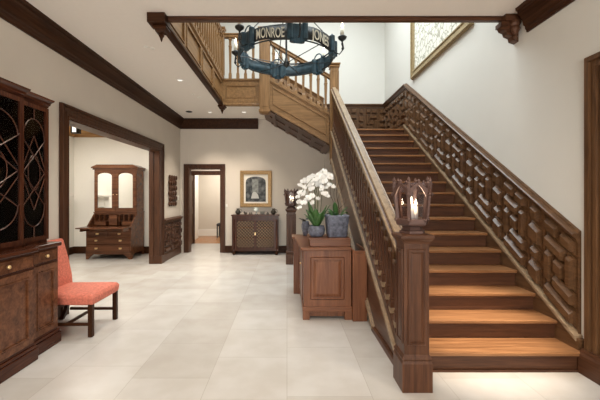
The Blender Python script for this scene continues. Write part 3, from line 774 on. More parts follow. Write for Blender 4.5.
PX, PY, PZ = 0.375, 4.38, 0.965
orc = thing('potted_orchid', 'white moth orchid in a low round blue grey bowl on the cabinet plinth', 'plant', (PX, PY, PZ), 'orchid pots')
part('pot', MB().lathe(PX, PY, [(0.075, PZ), (0.098, PZ + 0.03), (0.108, PZ + 0.075), (0.104, PZ + 0.11), (0.095, PZ + 0.128), (0.102, PZ + 0.135), (0.094, PZ + 0.138), (0.085, PZ + 0.11), (0.02, PZ + 0.108)], 24), M['pot'], orc, True)
for i in range(13):
    a = i * 2.4 + 0.3; mbl = MB(); leaf_mb(mbl, (PX + 0.03 * math.cos(a), PY + 0.03 * math.sin(a), PZ + 0.12), a, random.uniform(0.11, 0.17), random.uniform(0.07, 0.10), random.uniform(0.20, 0.36), random.uniform(0.02, 0.14))
    solid(part('leaf', mbl, M['leaf'], orc, True))
def pix(x, y, D): return ((x - 287) * D / F, D, CAMZ - (y - 195) * D / F)
sprays = []      # control points measured in the room: rise from the bowl, arch over, hang
for i, (q1, q2, q3) in enumerate([((318, 178), (307, 156), (297, 207)), ((324, 178), (312, 156), (304, 204)), ((310, 182), (321, 152), (334, 188)), ((310, 180), (327, 158), (327, 196)),
                   ((322, 178), (305, 164), (311, 204)), ((314, 172), (331, 162), (319, 198)), ((326, 186), (322, 156), (300, 196))]):
    d = 4.44 - 0.02 * i
    sprays.append(((PX + 0.006 * (i - 3), PY, PZ + .12), pix(*q1, d), pix(*q2, d - 0.06), pix(*q3, d - 0.16 - 0.02 * (i % 3)), 14))
for p0, p1, p2, p3, cnt in sprays:
    pts = [bez(p0, p1, p2, p3, i / 16) for i in range(17)]
    part('stem', MB().tube(pts, 0.003, 5), M['stem'], orc, True)
    for i in range(cnt):
        t = 0.42 + 0.58 * i / (cnt - 1)
        p = bez(p0, p1, p2, p3, t) + Vector((random.uniform(-.03, .03), random.uniform(-.05, .02), random.uniform(-.028, .022)))
        o = inst('flower', FL, orc, p, (PI / 2 + random.uniform(-.6, .5), random.uniform(-.5, .5), random.uniform(-.8, .8)), random.uniform(0.8, 1.1))
QX, QY = 0.632, 4.4
op2 = thing('potted_orchid', 'tall flared blue grey planter with leafy orchid and bare twigs beside the bowl', 'plant', (QX, QY, PZ), 'orchid pots')
mb = MB()
def rsq(h, z, n=5):
    pts = []
    r = h * 0.35
    for cx, cy, a0 in ((h - r, h - r, 0), (-(h - r), h - r, PI / 2), (-(h - r), -(h - r), PI), (h - r, -(h - r), 1.5 * PI)):
        for i in range(n): a = a0 + PI / 2 * i / (n - 1); pts.append((QX + cx + r * math.cos(a), QY + cy + r * math.sin(a), z))
    return pts
mb.loft([rsq(0.115, PZ), rsq(0.122, PZ + 0.01), rsq(0.143, PZ + 0.25), rsq(0.148, PZ + 0.262), rsq(0.145, PZ + 0.272), rsq(0.13, PZ + 0.268), rsq(0.125, PZ + 0.22), rsq(0.02, PZ + 0.215)])
part('pot', mb, M['pot'], op2, True)
for i in range(8):
    a = i * 2.1 + 0.2; mbl = MB(); leaf_mb(mbl, (QX + 0.04 * math.cos(a), QY + 0.04 * math.sin(a), PZ + 0.23), a, random.uniform(0.10, 0.15), random.uniform(0.06, 0.08), random.uniform(0.14, 0.28), random.uniform(0.05, 0.16))
    solid(part('leaf', mbl, M['leaf'], op2, True))
for tgt in (pix(324, 158, 4.5), pix(333, 160, 4.4), pix(345, 168, 4.4), pix(340, 150, 4.5), pix(349, 196, 4.35)):
    p0 = (QX, QY, PZ + 0.22); tx = Vector(tgt)
    pts = [Vector(p0).lerp(tx, i / 12) + Vector((0.02 * math.sin(i * 1.1), 0.015 * math.cos(i), 0.03 * math.sin(PI * i / 12))) for i in range(13)]
    part('twig', MB().tube(pts, [0.004 - 0.00022 * i for i in range(13)], 5), M['twig'], op2, True)
VX, VY = 0.285, 5.34
op3 = thing('small_vase', 'small grey round vase with dark leaves behind the orchid bowl', 'vase', (VX, VY, 0.862))
part('body', MB().lathe(VX, VY, [(0.03, 0.862), (0.042, 0.89), (0.062, 0.98), (0.062, 1.03), (0.048, 1.075), (0.052, 1.085), (0.04, 1.08)], 18), M['pot'], op3, True)
for a in (2.6, 3.4, 4.2, 1.2):
    mbl = MB(); leaf_mb(mbl, (VX, VY, 1.06), a, 0.13, 0.04, 0.10, 0.03); solid(part('leaf', mbl, M['bronze'], op3, True))

# ================================================================== DISPLAY CABINET (left foreground)
dc = thing('display_cabinet', 'large dark mahogany breakfront display cabinet with glazed lattice doors at the left edge', 'cabinet', (-2.55, 2.5, 0))
XBk = XL + 0.035
secs = [('wing', 3.11, 3.50, 0.0), ('centre', 1.83, 3.11, 0.045), ('wing', 1.42, 1.83, 0.0)]
for nm, y0, y1, pr in secs:
    fx = -2.325 + pr; ux = -2.435 + pr
    mb = MB().box(XBk, fx, y0, y1, 0.12, 0.975)
    part('base_carcass', mb, W['mahogany_y'], dc)
    part('plinth', MB().box(XBk, fx + 0.025, y0 - (0.0 if nm == 'wing' else 0.02), y1 + 0.022, 0, 0.11).box(XBk, fx + 0.015, y0, y1 + 0.012, 0.11, 0.14), W['mahogany_y'], dc, bevel=0.006)
    part('worktop', MB().box(XBk, fx + 0.03, y0, y1 + 0.025, 0.975, 1.017), W['mahogany_y'], dc, bevel=0.012)
    nd = 1 if nm == 'wing' else 2
    O = (fx, 0, 0); U, V, N = (0, 1, 0), (0, 0, 1), (1, 0, 0)
    for i in range(nd):
        a = y0 + (y1 - y0) * i / nd + 0.02; b_ = y0 + (y1 - y0) * (i + 1) / nd - 0.02
        dr = part('drawer', MB().block(O, U, V, N, a, b_, 0.845, 0.955, 0.012, 0.006).ring_frame(O, U, V, N, a + .01, b_ - .01, 0.853, 0.947, 0.008, 0.016), W['burr'], dc)
        part('knob', MB().lathe(0, 0, [(0.003, 0)], 3) if False else MB().ball((fx + 0.032, (a + b_) / 2, 0.905), 0.017, n=10, m_=6).tube([(fx, (a + b_) / 2, 0.905), (fx + 0.03, (a + b_) / 2, 0.905)], 0.007), M['brass'], dr, True)
        mb = MB().ring_frame(O, U, V, N, a, b_, 0.17, 0.825, 0.055, 0.014).ring_frame(O, U, V, N, a + 0.055, b_ - 0.055, 0.225, 0.77, 0.018, 0.02, 0, 0.006).block(O, U, V, N, a + 0.07, b_ - 0.07, 0.24, 0.755, 0.006, 0.0)
        part('door', mb, W['burr'], dc)
    # upper case: back, sides, shelves
    zb, ztop = 1.017, 2.36
    mb = MB().box(XBk, XBk + 0.02, y0, y1, zb, ztop).box(XBk, ux, y0, y0 + 0.02, zb, ztop).box(XBk, ux, y1 - 0.02, y1, zb, ztop).box(XBk, ux, y0, y1, zb, zb + 0.03).box(XBk, ux, y0, y1, ztop - 0.02, ztop + 0.06)
    part('upper_carcass', mb, W['mahogany_z'], dc)
    mb = MB()
    for z in (1.42, 1.82): mb.box(XBk + 0.02, ux - 0.03, y0 + 0.02, y1 - 0.02, z, z + 0.02)
    part('shelf', mb, W['mahogany_y'], dc)
    CP = [(-0.02, -0.05), (0.008, -0.05), (0.012, -0.03), (0.02, -0.025), (0.025, 0.0), (0.045, 0.02), (0.048, 0.035), (-0.02, 0.035)]
    mb = MB().sweep([(XBk, y1, ztop + 0.06), (ux, y1, ztop + 0.06), (ux, y0, ztop + 0.06)][::-1], CP, side=1)
    part('cornice', mb, W['mahogany_y'], dc)
    for i in range(nd):
        a = y0 + (y1 - y0) * i / nd; b_ = y0 + (y1 - y0) * (i + 1) / nd
        O = (ux, 0, 0)
        dor = part('glazed_door', MB().ring_frame(O, U, V, N, a + 0.004, b_ - 0.004, zb + 0.03, ztop, 0.042, 0.022), W['mahogany_z'], dc)
        ga, gb, gz0, gz1 = a + 0.046, b_ - 0.046, zb + 0.072, ztop - 0.042
        w = gb - ga; c = (ga + gb) / 2; xg = ux + 0.012
        lat = MB()
        def arc(cy, cz, ry, rz_, a0, a1, n=14):
            return [(xg, cy + ry * math.cos(a0 + (a1 - a0) * q / n), cz + rz_ * math.sin(a0 + (a1 - a0) * q / n)) for q in range(n + 1)]
        rt = w * 0.47
        zh, zl = gz1 - 0.30, gz0 + 0.30
        zq = [zl + (zh - zl) * q / 2 for q in range(3)]
        lat.tube(arc(c, zh, rt, 0.2, 0, PI), 0.006, 4); lat.tube(arc(c, zl, rt, 0.2, PI, 2 * PI), 0.006, 4)
        for z0_, z1_ in zip(zq[:-1], zq[1:]):
            lat.tube([(xg, c - rt, z0_), (xg, c + rt, z1_)], 0.006, 4); lat.tube([(xg, c + rt, z0_), (xg, c - rt, z1_)], 0.006, 4)
            zm = (z0_ + z1_) / 2
        for s_, z_ in ((1, zh), (-1, zl)):
            lat.tube([(xg, c, z_ + s_ * 0.2), (xg, c, z_ + s_ * 0.3)], 0.006, 4)
            lat.tube([(xg, c, z_ + s_ * 0.04), (xg, c - rt, z_ - s_ * 0.26)], 0.006, 4); lat.tube([(xg, c, z_ + s_ * 0.04), (xg, c + rt, z_ - s_ * 0.26)], 0.006, 4)
            lat.tube([(xg, c - rt, z_), (xg, c - w * .5, z_ + .02)], 0.006, 4); lat.tube([(xg, c + rt, z_), (xg, c + w * .5, z_ + .02)], 0.006, 4)
        lat.tube(arc(c, (zh + zl) / 2, rt * 0.55, 0.17, 0, 2 * PI, 20), 0.005, 4)
        part('lattice', lat, W['mahogany_z'], dor)
        part('pane', MB().box(ux + 0.004, ux + 0.007, ga - 0.004, gb + 0.004, gz0 - .004, gz1 + .004), M['glass'], dor)
# china inside
def china(kind, y, z, label):
    x = -2.55
    if kind == 'plate':
        mb = MB(); n = 20; rings = []
        for r, d in ((0.004, 0.0), (0.06, 0.0), (0.10, 0.018), (0.102, 0.022), (0.06, 0.008), (0.004, 0.008)):
            rings.append([(x - 0.05 + d - 0.05 * 0 + 0.0 + (r * math.sin(2 * PI * i / n)) * -0.18, y + r * math.cos(2 * PI * i / n), z + 0.101 + r * math.sin(2 * PI * i / n)) for i in range(n)])
        mb.loft(rings)
    elif kind == 'vase':
        mb = MB().lathe(x, y, [(0.03, z), (0.06, z + 0.06), (0.065, z + 0.11), (0.03, z + 0.17), (0.025, z + 0.2), (0.038, z + 0.22)], 16)
    elif kind == 'bowl':
        mb = MB().lathe(x, y, [(0.035, z), (0.04, z + 0.01), (0.075, z + 0.05), (0.09, z + 0.085), (0.085, z + 0.085), (0.05, z + 0.03), (0.01, z + 0.02)], 18)
    else:
        mb = MB().lathe(x, y, [(0.045, z), (0.075, z + 0.04), (0.075, z + 0.09), (0.04, z + 0.13), (0.045, z + 0.135), (0.02, z + 0.15), (0.012, z + 0.165), (0.004, z + 0.18)], 18)
    o = part('china_' + kind if kind != 'jar' else 'lidded_jar', mb, M['china'], None, True)
    tag(o, label, {'plate': 'plate', 'vase': 'vase', 'bowl': 'bowl', 'jar': 'jar'}[kind], 'china in the display cabinet')
china('jar', 3.36, 1.44, 'pale lidded jar on the middle shelf of the cabinet end door')
china('bowl', 3.155, 1.44, 'pale green bowl on the middle shelf beside the lidded jar')
china('plate', 3.33, 1.047, 'mottled china plate standing upright on the bottom shelf of the cabinet end door')
china('vase', 3.3, 1.84, 'slim mottled vase on the top shelf of the cabinet end door')
china('vase', 2.95, 1.44, 'slim mottled vase on the middle shelf of the cabinet centre')
china('bowl', 2.95, 1.047, 'pale bowl on the bottom shelf of the cabinet centre')
china('plate', 2.8, 1.84, 'mottled china plate upright on the top shelf of the cabinet centre')

# ================================================================== RED CHAIR
ch = thing('side_chair', 'red damask upholstered side chair with dark square legs beside the display cabinet', 'chair', (-2.35, 3.87, 0))
cx0, cx1, cy0, cy1 = -2.64, -2.03, 3.60, 4.17
mb = MB()
nx, ny = 8, 8; rings = []
def cush(z, ins): return [(cx0 + ins, cy0 + ins + .02, z), (cx1 - ins, cy0 + ins, z), (cx1 - ins, cy1 - ins, z), (cx0 + ins, cy1 - ins - .02, z)]
mb.loft([cush(0.335, 0.012), cush(0.345, 0.0), cush(0.41, -0.006), cush(0.44, 0.012), cush(0.455, 0.06), cush(0.462, 0.14)])
part('seat', mb, M['red'], ch, bevel=0.012)
mb = MB()
def bk(z, x, d, ins): return [(x - d, cy0 + 0.02 + ins, z), (x, cy0 + 0.02 + ins, z), (x, cy1 - 0.02 - ins, z), (x - d, cy1 - 0.02 - ins, z)]
mb.loft([bk(0.40, -2.565, 0.06, 0.01), bk(0.55, -2.585, 0.06, 0.0), bk(0.75, -2.63, 0.06, 0.0), bk(0.93, -2.68, 0.055, 0.0), bk(0.96, -2.69, 0.05, 0.004), bk(0.97, -2.70, 0.03, 0.012)])
part('backrest', mb, M['red'], ch, bevel=0.012)
lw = 0.024
for y in (cy0 + 0.03, cy1 - 0.03):
    part('leg', MB().box(cx1 - 0.055, cx1 - 0.008, y - lw, y + lw, 0, 0.35), W['crown_z'], ch, bevel=0.004)
    mb = MB().loft([[(xx - 0.02, y - 0.02, z), (xx + 0.02, y - 0.02, z), (xx + 0.02, y + 0.02, z), (xx - 0.02, y + 0.02, z)] for xx, z in ((-2.70, 0), (-2.65, 0.12), (-2.60, 0.36))])
    part('leg', mb, W['crown_z'], ch)
    part('stretcher', MB().bar((-2.60, y, 0.13), (cx1 - 0.03, y, 0.13), 0.02, 0.03), W['crown_x'], ch)
part('stretcher', MB().bar((-2.32, cy0 + 0.03, 0.13), (-2.32, cy1 - 0.03, 0.13), 0.02, 0.03), W['crown_y'], ch)
part('stretcher', MB().bar((-2.64, cy0 + 0.03, 0.19), (-2.64, cy1 - 0.03, 0.19), 0.02, 0.03), W['crown_y'], ch)

# ================================================================== SECRETARY DESK (side room)
sd = thing('secretary_desk', 'tall burr walnut secretary bookcase with mirrored doors and open writing flap', 'desk', (-4.14, 8.3, 0))
sx0, sx1, sy0, sy1 = -4.66, -3.62, 8.0, 8.74
mb = MB().box(sx0, sx1, sy0, sy1, 0.12, 0.74)
# sloping desk section sides
for x in (sx0, sx1 - 0.03): mb.prism([(sy0, 0.74), (sy1, 0.74), (sy1, 1.05), (sy0 + 0.33, 1.05)], 'x', x, x + 0.03)
mb.box(sx0, sx1, sy0 + 0.33, sy1, 1.02, 1.055)
mb.box(sx0, sx1, sy1 - 0.03, sy1, 0.74, 1.05)
part('lower_case', mb, W['burr'], sd)
for x, sg in ((sx0, 1), (sx1, -1)):
    pts_ = [(x, 0.0), (x + sg * 0.05, 0), (x + sg * 0.09, 0.05), (x + sg * 0.16, 0.1), (x + sg * 0.16, 0.13), (x, 0.13)]
    fm_ = MB().prism(pts_, 'y', sy0 - 0.01, sy0 + 0.03)
    if sg < 0: fm_.prism([(y, z) for y, z in [(sy0, 0), (sy0 + 0.06, 0), (sy0 + 0.16, 0.1), (sy0 + 0.16, 0.13), (sy0, 0.13)]], 'x', sx1 - 0.03, sx1 + 0.01)
    part('bracket_foot', fm_, W['burr'], sd)
    part('bracket_foot', MB().prism([(sy1, 0), (sy1 - 0.06, 0), (sy1 - 0.16, 0.1), (sy1 - 0.16, 0.13), (sy1, 0.13)], 'x', x - 0.02, x + 0.01), W['burr'], sd)
part('base_moulding', MB().box(sx0 - 0.01, sx1 + 0.012, sy0 - 0.015, sy1, 0.115, 0.145), W['burr'], sd)
O = (0, sy0, 0); U, V, N = (1, 0, 0), (0, 0, 1), (0, -1, 0); c = (sx0 + sx1) / 2
for (a, b_, z0, z1, hs) in ((sx0 + 0.02, sx1 - 0.02, 0.16, 0.34, 2), (sx0 + 0.02, sx1 - 0.02, 0.355, 0.51, 2), (sx0 + 0.02, c - 0.008, 0.525, 0.65, 1), (c + 0.008, sx1 - 0.02, 0.525, 0.65, 1)):
    dr = part('drawer', MB().block(O, U, V, N, a, b_, z0, z1, 0.012, 0.005), W['burr'], sd)
    k = [(a + b_) / 2] if hs == 1 else [a + (b_ - a) * 0.22, a + (b_ - a) * 0.78]
    for x in k:
        part('handle', MB().tube([(x - 0.03, sy0 - 0.014, (z0 + z1) / 2 + 0.01), (x - 0.022, sy0 - 0.028, (z0 + z1) / 2 - 0.012), (x + 0.022, sy0 - 0.028, (z0 + z1) / 2 - 0.012), (x + 0.03, sy0 - 0.014, (z0 + z1) / 2 + 0.01)], 0.006, 5).box(x - 0.035, x + 0.035, sy0 - 0.016, sy0 - 0.01, (z0 + z1) / 2 - 0.012, (z0 + z1) / 2 + 0.02), M['brass'], dr)
part('writing_flap', MB().box(sx0 - 0.02, sx1 + 0.01, 7.62, sy0 + 0.02, 0.735, 0.76), W['burr'], sd, bevel=0.004)
for x in (sx0 + 0.05, sx1 - 0.05): part('loper', MB().box(x - 0.02, x + 0.02, 7.7, sy0, 0.665, 0.735), W['burr'], sd)
mb = MB().box(sx0 + 0.03, sx1 - 0.03, 8.42, 8.45, 0.76, 1.02)
for i in range(9):
    x = sx0 + 0.05 + i * (sx1 - sx0 - 0.1) / 8
    mb.box(x - 0.006, x + 0.006, 8.26, 8.42, 0.76, 1.02)
mb.box(sx0 + 0.03, sx1 - 0.03, 8.26, 8.42, 0.86, 0.872)
part('pigeonholes', mb, W['burr'], sd)
part('prospect_door', MB().box(c - 0.09, c + 0.09, 8.22, 8.26, 0.77, 1.01), W['burr'], sd)
for x in (sx0 + .2, sx1 - .2):
    part('small_drawer', MB().box(x - 0.13, x + 0.13, 8.24, 8.4, 0.765, 0.85), W['burr'], sd)
uy = sy0 + 0.33
mb = MB().box(sx0 + 0.01, sx1 - 0.01, uy, sy1, 1.055, 2.10)
part('bookcase', mb, W['burr'], sd)
part('moulding', MB().box(sx0 - 0.005, sx1 + 0.01, uy - 0.02, sy1, 1.05, 1.085), W['burr'], sd, bevel=0.006)
cp = []
prof = [(sx0 - 0.02, 2.10), (sx0 - 0.02, 2.15), (sx0 + 0.1, 2.205), (sx1 - 0.1, 2.205), (sx1 + 0.02, 2.15), (sx1 + 0.02, 2.10)]
mb = MB().prism(prof, 'y', uy - 0.03, sy1).prism([(x * 1.0, z + 0.012 if z > 2.12 else z + 0.03) for x, z in [(sx0 - 0.045, 2.125), (sx0 - 0.045, 2.15), (sx0 + 0.09, 2.21), (sx1 - 0.09, 2.21), (sx1 + 0.045, 2.15), (sx1 + 0.045, 2.125)]], 'y', uy - 0.055, sy1)
part('cornice', mb, W['burr'], sd)
for a, b_ in ((sx0 + 0.02, c - 0.004), (c + 0.004, sx1 - 0.02)):
    dor = part('mirrored_door', MB().ring_frame((0, uy, 0), U, V, N, a, b_, 1.10, 2.10, 0.075, 0.022), W['burr'], sd)
    mz = 1.95; n = 10; rr = (b_ - a) / 2 - 0.08; cc = (a + b_) / 2
    pts = [(cc - rr, 1.18), (cc + rr, 1.18)] + [(cc + rr * math.cos(PI * i / n), mz + 0.07 * math.sin(PI * i / n)) for i in range(n + 1)]
    part('mirror', MB().prism(pts, 'y', uy - 0.012, uy - 0.004), M['mirror'], dor)
    part('knob', MB().ball((b_ - 0.04 if a < c - .1 else a + 0.04, uy - 0.03, 1.5), 0.012, n=8, m_=5), M['brass'], dor, True)

# side room: mantel and lamp
fm = thing('fireplace_mantel', 'white mantel shelf on the left wall of the side room', 'mantel', (SX, 7.4, 0))
part('shelf', MB().box(SX + .002, SX + 0.24, 6.3, 8.42, 1.44, 1.50), M['white'], fm, bevel=0.01)
for y in (6.5, 8.2): part('pilaster', MB().box(SX + .002, SX + 0.14, y - 0.12, y + 0.12, 0, 1.44), M['white'], fm)
part('frieze', MB().box(SX + .002, SX + 0.13, 6.4, 8.3, 1.15, 1.44), M['white'], fm)
wl = thing('wall_lantern', 'small square lit lantern by the beam at the corner of the side room', 'lamp', (-5.17, 8.45, 3.0))
part('frame', MB().box(-5.25, -5.09, 8.37, 8.53, 3.2, 3.3).box(-5.25, -5.09, 8.37, 8.53, 3.0, 3.02).box(-5.25, -5.22, 8.37, 8.385, 3.0, 3.2).box(-5.12, -5.09, 8.37, 8.385, 3.0, 3.2).box(-5.105, -5.09, 8.37, 8.53, 3.0, 3.2).box(-5.25, -5.235, 8.515, 8.53, 3.0, 3.2), M['iron'], wl)
part('shade', MB().box(-5.234, -5.106, 8.386, 8.514, 3.02, 3.2), M['lamp'], wl)

# ================================================================== BACK WALL: CREDENZA, PICTURE
cr_ = thing('grille_cabinet', 'low dark cabinet with brass lattice doors against the back wall', 'cabinet', (-0.79, 8.75, 0))
gx0, gx1, gy0, gy1 = -1.37, -0.21, 8.58, YB - 0.032
part('top', MB().box(gx0 - 0.02, gx1 + 0.02, gy0 - 0.03, gy1, 0.965, 1.0), W['mahogany_x'], cr_, bevel=0.008)
mb = MB().box(gx0, gx0 + 0.09, gy0, gy1, 0.1, 0.965).box(gx1 - 0.09, gx1, gy0, gy1, 0.1, 0.965).box(gx0, gx1, gy0, gy1, 0.88, 0.965).box(gx0, gx1, gy0, gy1, 0.1, 0.15)
part('carcass', mb, W['mahogany_z'], cr_)
part('back_panel', MB().box(gx0, gx1, gy1 - 0.02, gy1, 0.1, 0.965), M['dark'], cr_)  # near-black colour paints in the shade inside the cabinet
mb = MB()
for z in (0.40, 0.66): mb.box(gx0 + 0.09, gx1 - 0.09, gy0 + 0.05, gy1 - .02, z, z + 0.02)
part('shelf', mb, W['mahogany_x'], cr_)
for x in (gx0 + 0.05, gx1 - 0.05):
    part('foot', MB().lathe(x, gy0 + 0.03, [(0.025, 0), (0.045, 0.02), (0.045, 0.06), (0.03, 0.08), (0.04, 0.1)], 10), W['crown_z'], cr_, True)
    part('foot', MB().lathe(x, gy1 - 0.05, [(0.025, 0), (0.04, 0.1)], 8), W['crown_z'], cr_, True)
    sx_ = gx0 + 0.045 if x < -0.8 else gx1 - 0.045
    part('pilaster', MB().lathe(sx_, gy0, [(0.03, 0.15), (0.02, 0.2), (0.026, 0.5), (0.02, 0.82), (0.032, 0.88)], 10), W['mahogany_z'], cr_, True)
gc = (gx0 + gx1) / 2
for a, b_ in ((gx0 + 0.09, gc - 0.002), (gc + 0.002, gx1 - 0.09)):
    dor = part('door', MB().ring_frame((0, gy0, 0), U, V, N, a, b_, 0.155, 0.875, 0.03, 0.012), W['mahogany_z'], cr_)
    lat = MB(); a2, b2, z0, z1 = a + 0.03, b_ - 0.03, 0.185, 0.845; st = 0.078
    w, h = b2 - a2, z1 - z0
    k = -h
    while k < w:
        for sgn in (1, -1):
            # line u = k + t, v = t (or mirrored)
            t0 = max(0, -k); t1 = min(h, w - k)
            if t1 - t0 > 0.01:
                p0 = (k + t0, t0); p1 = (k + t1, t1)
                if sgn < 0: p0, p1 = (w - p0[0], p0[1]), (w - p1[0], p1[1])
                lat.bar((a2 + p0[0], gy0 + 0.004 + 0.003 * sgn, z0 + p0[1]), (a2 + p1[0], gy0 + 0.004 + 0.003 * sgn, z0 + p1[1]), 0.0075, 0.006)
        k += st
    part('lattice', lat, M['wire'], dor)
part('key_plate', MB().box(gc - 0.012, gc + 0.012, gy0 - 0.02, gy0 - 0.012, 0.49, 0.56), M['brass'], cr_)
orn = [('jug', -1.235, 'round dark jug at the left end of the grille cabinet'), ('figurine', -1.045, 'tiny dark crouching figurine next to the left jug'), ('inkstand', -0.915, 'small dark stand between the figurine and central urn'),
       ('urn', -0.775, 'pale footed urn at the centre of the grille cabinet top'), ('casket', -0.62, 'little dark casket just right of the central urn'), ('ornament_box', -0.485, 'smallest dark box between the casket and right jug'), ('jug', -0.345, 'round dark jug at the right end of the grille cabinet')]
for nm, x, lb in orn:
    y = 8.7; z = 1.0
    if nm == 'jug':
        t = thing('jug', lb, 'jug', (x, y, z), 'ornaments on the grille cabinet')
        part('body', MB().lathe(x, y, [(0.035, z), (0.065, z + 0.035), (0.068, z + 0.075), (0.035, z + 0.115), (0.03, z + 0.135), (0.042, z + 0.15)], 16), M['bronze'], t, True)
        part('handle', MB().tube([(x + 0.05, y, z + 0.04), (x + 0.095, y, z + 0.06), (x + 0.095, y, z + 0.11), (x + 0.035, y, z + 0.135)], 0.008), M['bronze'], t, True)
    elif nm == 'urn':
        t = thing('urn', lb, 'urn', (x, y, z), 'ornaments on the grille cabinet')
        part('foot', MB().lathe(x, y, [(0.04, z), (0.04, z + 0.015), (0.015, z + 0.03), (0.015, z + 0.05)], 14), M['silver'], t, True)
        part('bowl', MB().lathe(x, y, [(0.02, z + 0.05), (0.065, z + 0.08), (0.075, z + 0.12), (0.06, z + 0.165), (0.066, z + 0.175), (0.05, z + 0.172)], 16), M['china'], t, True)
    elif nm == 'figurine':
        mb = MB().ball((x, y, z + 0.03), 0.045, 0.03, 0.03).ball((x - 0.035, y, z + 0.06), 0.02); tag(part('figurine', mb, M['bronze'], None, True), lb, 'figurine', 'ornaments on the grille cabinet')
    elif nm == 'inkstand':
        mb = MB().box(x - 0.05, x + 0.05, y - 0.03, y + 0.03, z, z + 0.015).lathe(x - 0.02, y, [(0.018, z + 0.015), (0.02, z + 0.045), (0.012, z + 0.055)], 10).lathe(x + 0.025, y, [(0.014, z + 0.015), (0.018, z + 0.04), (0.01, z + 0.055)], 10)
        tag(part('inkstand', mb, M['bronze'], None), lb, 'ornament', 'ornaments on the grille cabinet')
    elif nm == 'casket':
        mb = MB().box(x - 0.055, x + 0.055, y - 0.035, y + 0.035, z, z + 0.045).prism([(y - 0.04, z + 0.045), (y + 0.04, z + 0.045), (y + 0.025, z + 0.07), (y - 0.025, z + 0.07)], 'x', x - 0.06, x + 0.06)
        tag(part('casket', mb, M['bronze'], None), lb, 'box', 'ornaments on the grille cabinet')
    else:
        mb = MB().box(x - 0.035, x + 0.035, y - 0.025, y + 0.025, z, z + 0.035).ball((x, y, z + 0.045), 0.018)
        tag(part('ornament_box', mb, M['bronze'], None), lb, 'box', 'ornaments on the grille cabinet')

# framed monochrome picture (plain generic interior scene)
pc = thing('framed_picture', 'gilt framed monochrome picture with arched top above the grille cabinet', 'picture', (-0.80, YB, 1.64))
px0, px1, pz0, pz1 = -1.218, -0.388, 1.172, 2.122
mb = MB(); O = (0, YB - 0.002, 0)
mb.ring_frame(O, U, V, N, px0, px1, pz0, pz1, 0.105, 0.028, 0, 0.012).ring_frame(O, U, V, N, px0 + 0.012, px1 - 0.012, pz0 + 0.012, pz1 - 0.012, 0.04, 0.05, 0, 0.015).ring_frame(O, U, V, N, px0 + 0.08, px1 - 0.08, pz0 + 0.08, pz1 - 0.08, 0.02, 0.036, 0, 0.006)
part('frame', mb, M['gilt'], pc)
part('mount', MB().box(px0 + 0.09, px1 - 0.09, YB - 0.014, YB - 0.004, pz0 + 0.09, pz1 - 0.09), M['mat_board'], pc)
m, nt, b = new_mat('monochrome_print')
tc = nt.nodes.new('ShaderNodeTexCoord'); nn = nt.nodes.new('ShaderNodeTexNoise'); nn.inputs['Scale'].default_value = 9; nn.inputs['Detail'].default_value = 5
nt.links.new(tc.outputs['Object'], nn.inputs['Vector']); rp = nt.nodes.new('ShaderNodeValToRGB')
rp.color_ramp.elements[0].color = (0.012, 0.014, 0.016, 1); rp.color_ramp.elements[0].position = 0.42
rp.color_ramp.elements[1].color = (0.16, 0.165, 0.165, 1); rp.color_ramp.elements[1].position = 0.72
nt.links.new(nn.outputs['Fac'], rp.inputs['Fac']); nt.links.new(rp.outputs['Color'], b.inputs['Base Color']); b.inputs['Roughness'].default_value = 0.5
ix0, ix1, iz0, iz1 = -1.068, -0.548, 1.318, 1.78
pts = [(ix0, iz0), (ix1, iz0), (ix1, iz1)] + [((ix0 + ix1) / 2 + 0.26 * math.cos(PI * i / 12) , iz1 + 0.185 * math.sin(PI * i / 12) ** 0.6) for i in range(1, 12)] + [(ix0, iz1)]
part('print', MB().prism(pts, 'y', YB - 0.018, YB - 0.0135), m, pc)
grey = plain('print_light_grey', (0.20, 0.21, 0.20), 0.6, 0, 0.45, 15); lt = plain('print_white', (0.46, 0.46, 0.44), 0.6)
part('print_detail', MB().box(-0.90, -0.74, YB - 0.0195, YB - 0.0182, 1.53, 1.90), grey, pc)
part('print_detail', MB().prism([(-0.93, 1.40), (-0.72, 1.40), (-0.75, 1.50), (-0.80, 1.56), (-0.86, 1.58), (-0.90, 1.52)], 'y', YB - 0.0205, YB - 0.0196), lt, pc)

# carved plaque and switches on the left wall between opening and corner
pq = MB()
yy0, yy1, zz0, zz1 = 7.98, 8.60, 1.22, 1.97
pq.block((XL, 0, 0), (0, 1, 0), (0, 0, 1), (1, 0, 0), yy0 + 0.08, yy1 - 0.08, zz0 + .04, zz1 - .04, 0.02, 0.01)
for i in range(4):
    for j in range(6):
        pq.ball((XL + 0.022, yy0 + 0.08 + i * 0.152 + 0.03 * ((j % 2) - .5), zz0 + 0.06 + j * 0.126), 0.022, 0.072, 0.058, 8, 5)
tag(part('carved_plaque', pq, W['walnut_z'], None, True), 'carved dark wood plaque hanging above the small wainscot by the back doorway', 'wall carving')
def switch(O, U, N, label, k=1.0):
    o = part('switch_plate', MB().block(O, U, (0, 0, 1), N, -0.04 * k, 0.04 * k, -0.06 * k, 0.06 * k, 0.008, 0.004).block(O, U, (0, 0, 1), N, -0.012 * k, 0.012 * k, -0.025 * k, 0.025 * k, 0.014, 0.004), M['plastic'])
    tag(o, label, 'switch')
switch((XL + .001, 8.75, 1.42), (0, 1, 0), (1, 0, 0), 'small switch plate between the carved plaque and the doorway')
switch((-1.56, YB - .001, 1.22), (1, 0, 0), (0, -1, 0), 'small pale switch plate between the back doorway and grille cabinet', 0.6)
# dark seat glimpsed in the far room
st = thing('stool', 'black stool end glimpsed through the back doorway', 'stool', (-2.35, 12.1, 0))
part('seat', MB().box(-2.45, -2.0, 11.95, 12.4, 0.4, 0.5), M['blk'], st, bevel=0.03)
for x in (-2.42, -2.03):
    for y in (11.98, 12.37): part('leg', MB().box(x - 0.02, x + 0.02, y - 0.02, y + 0.02, 0, 0.4), M['blk'], st)

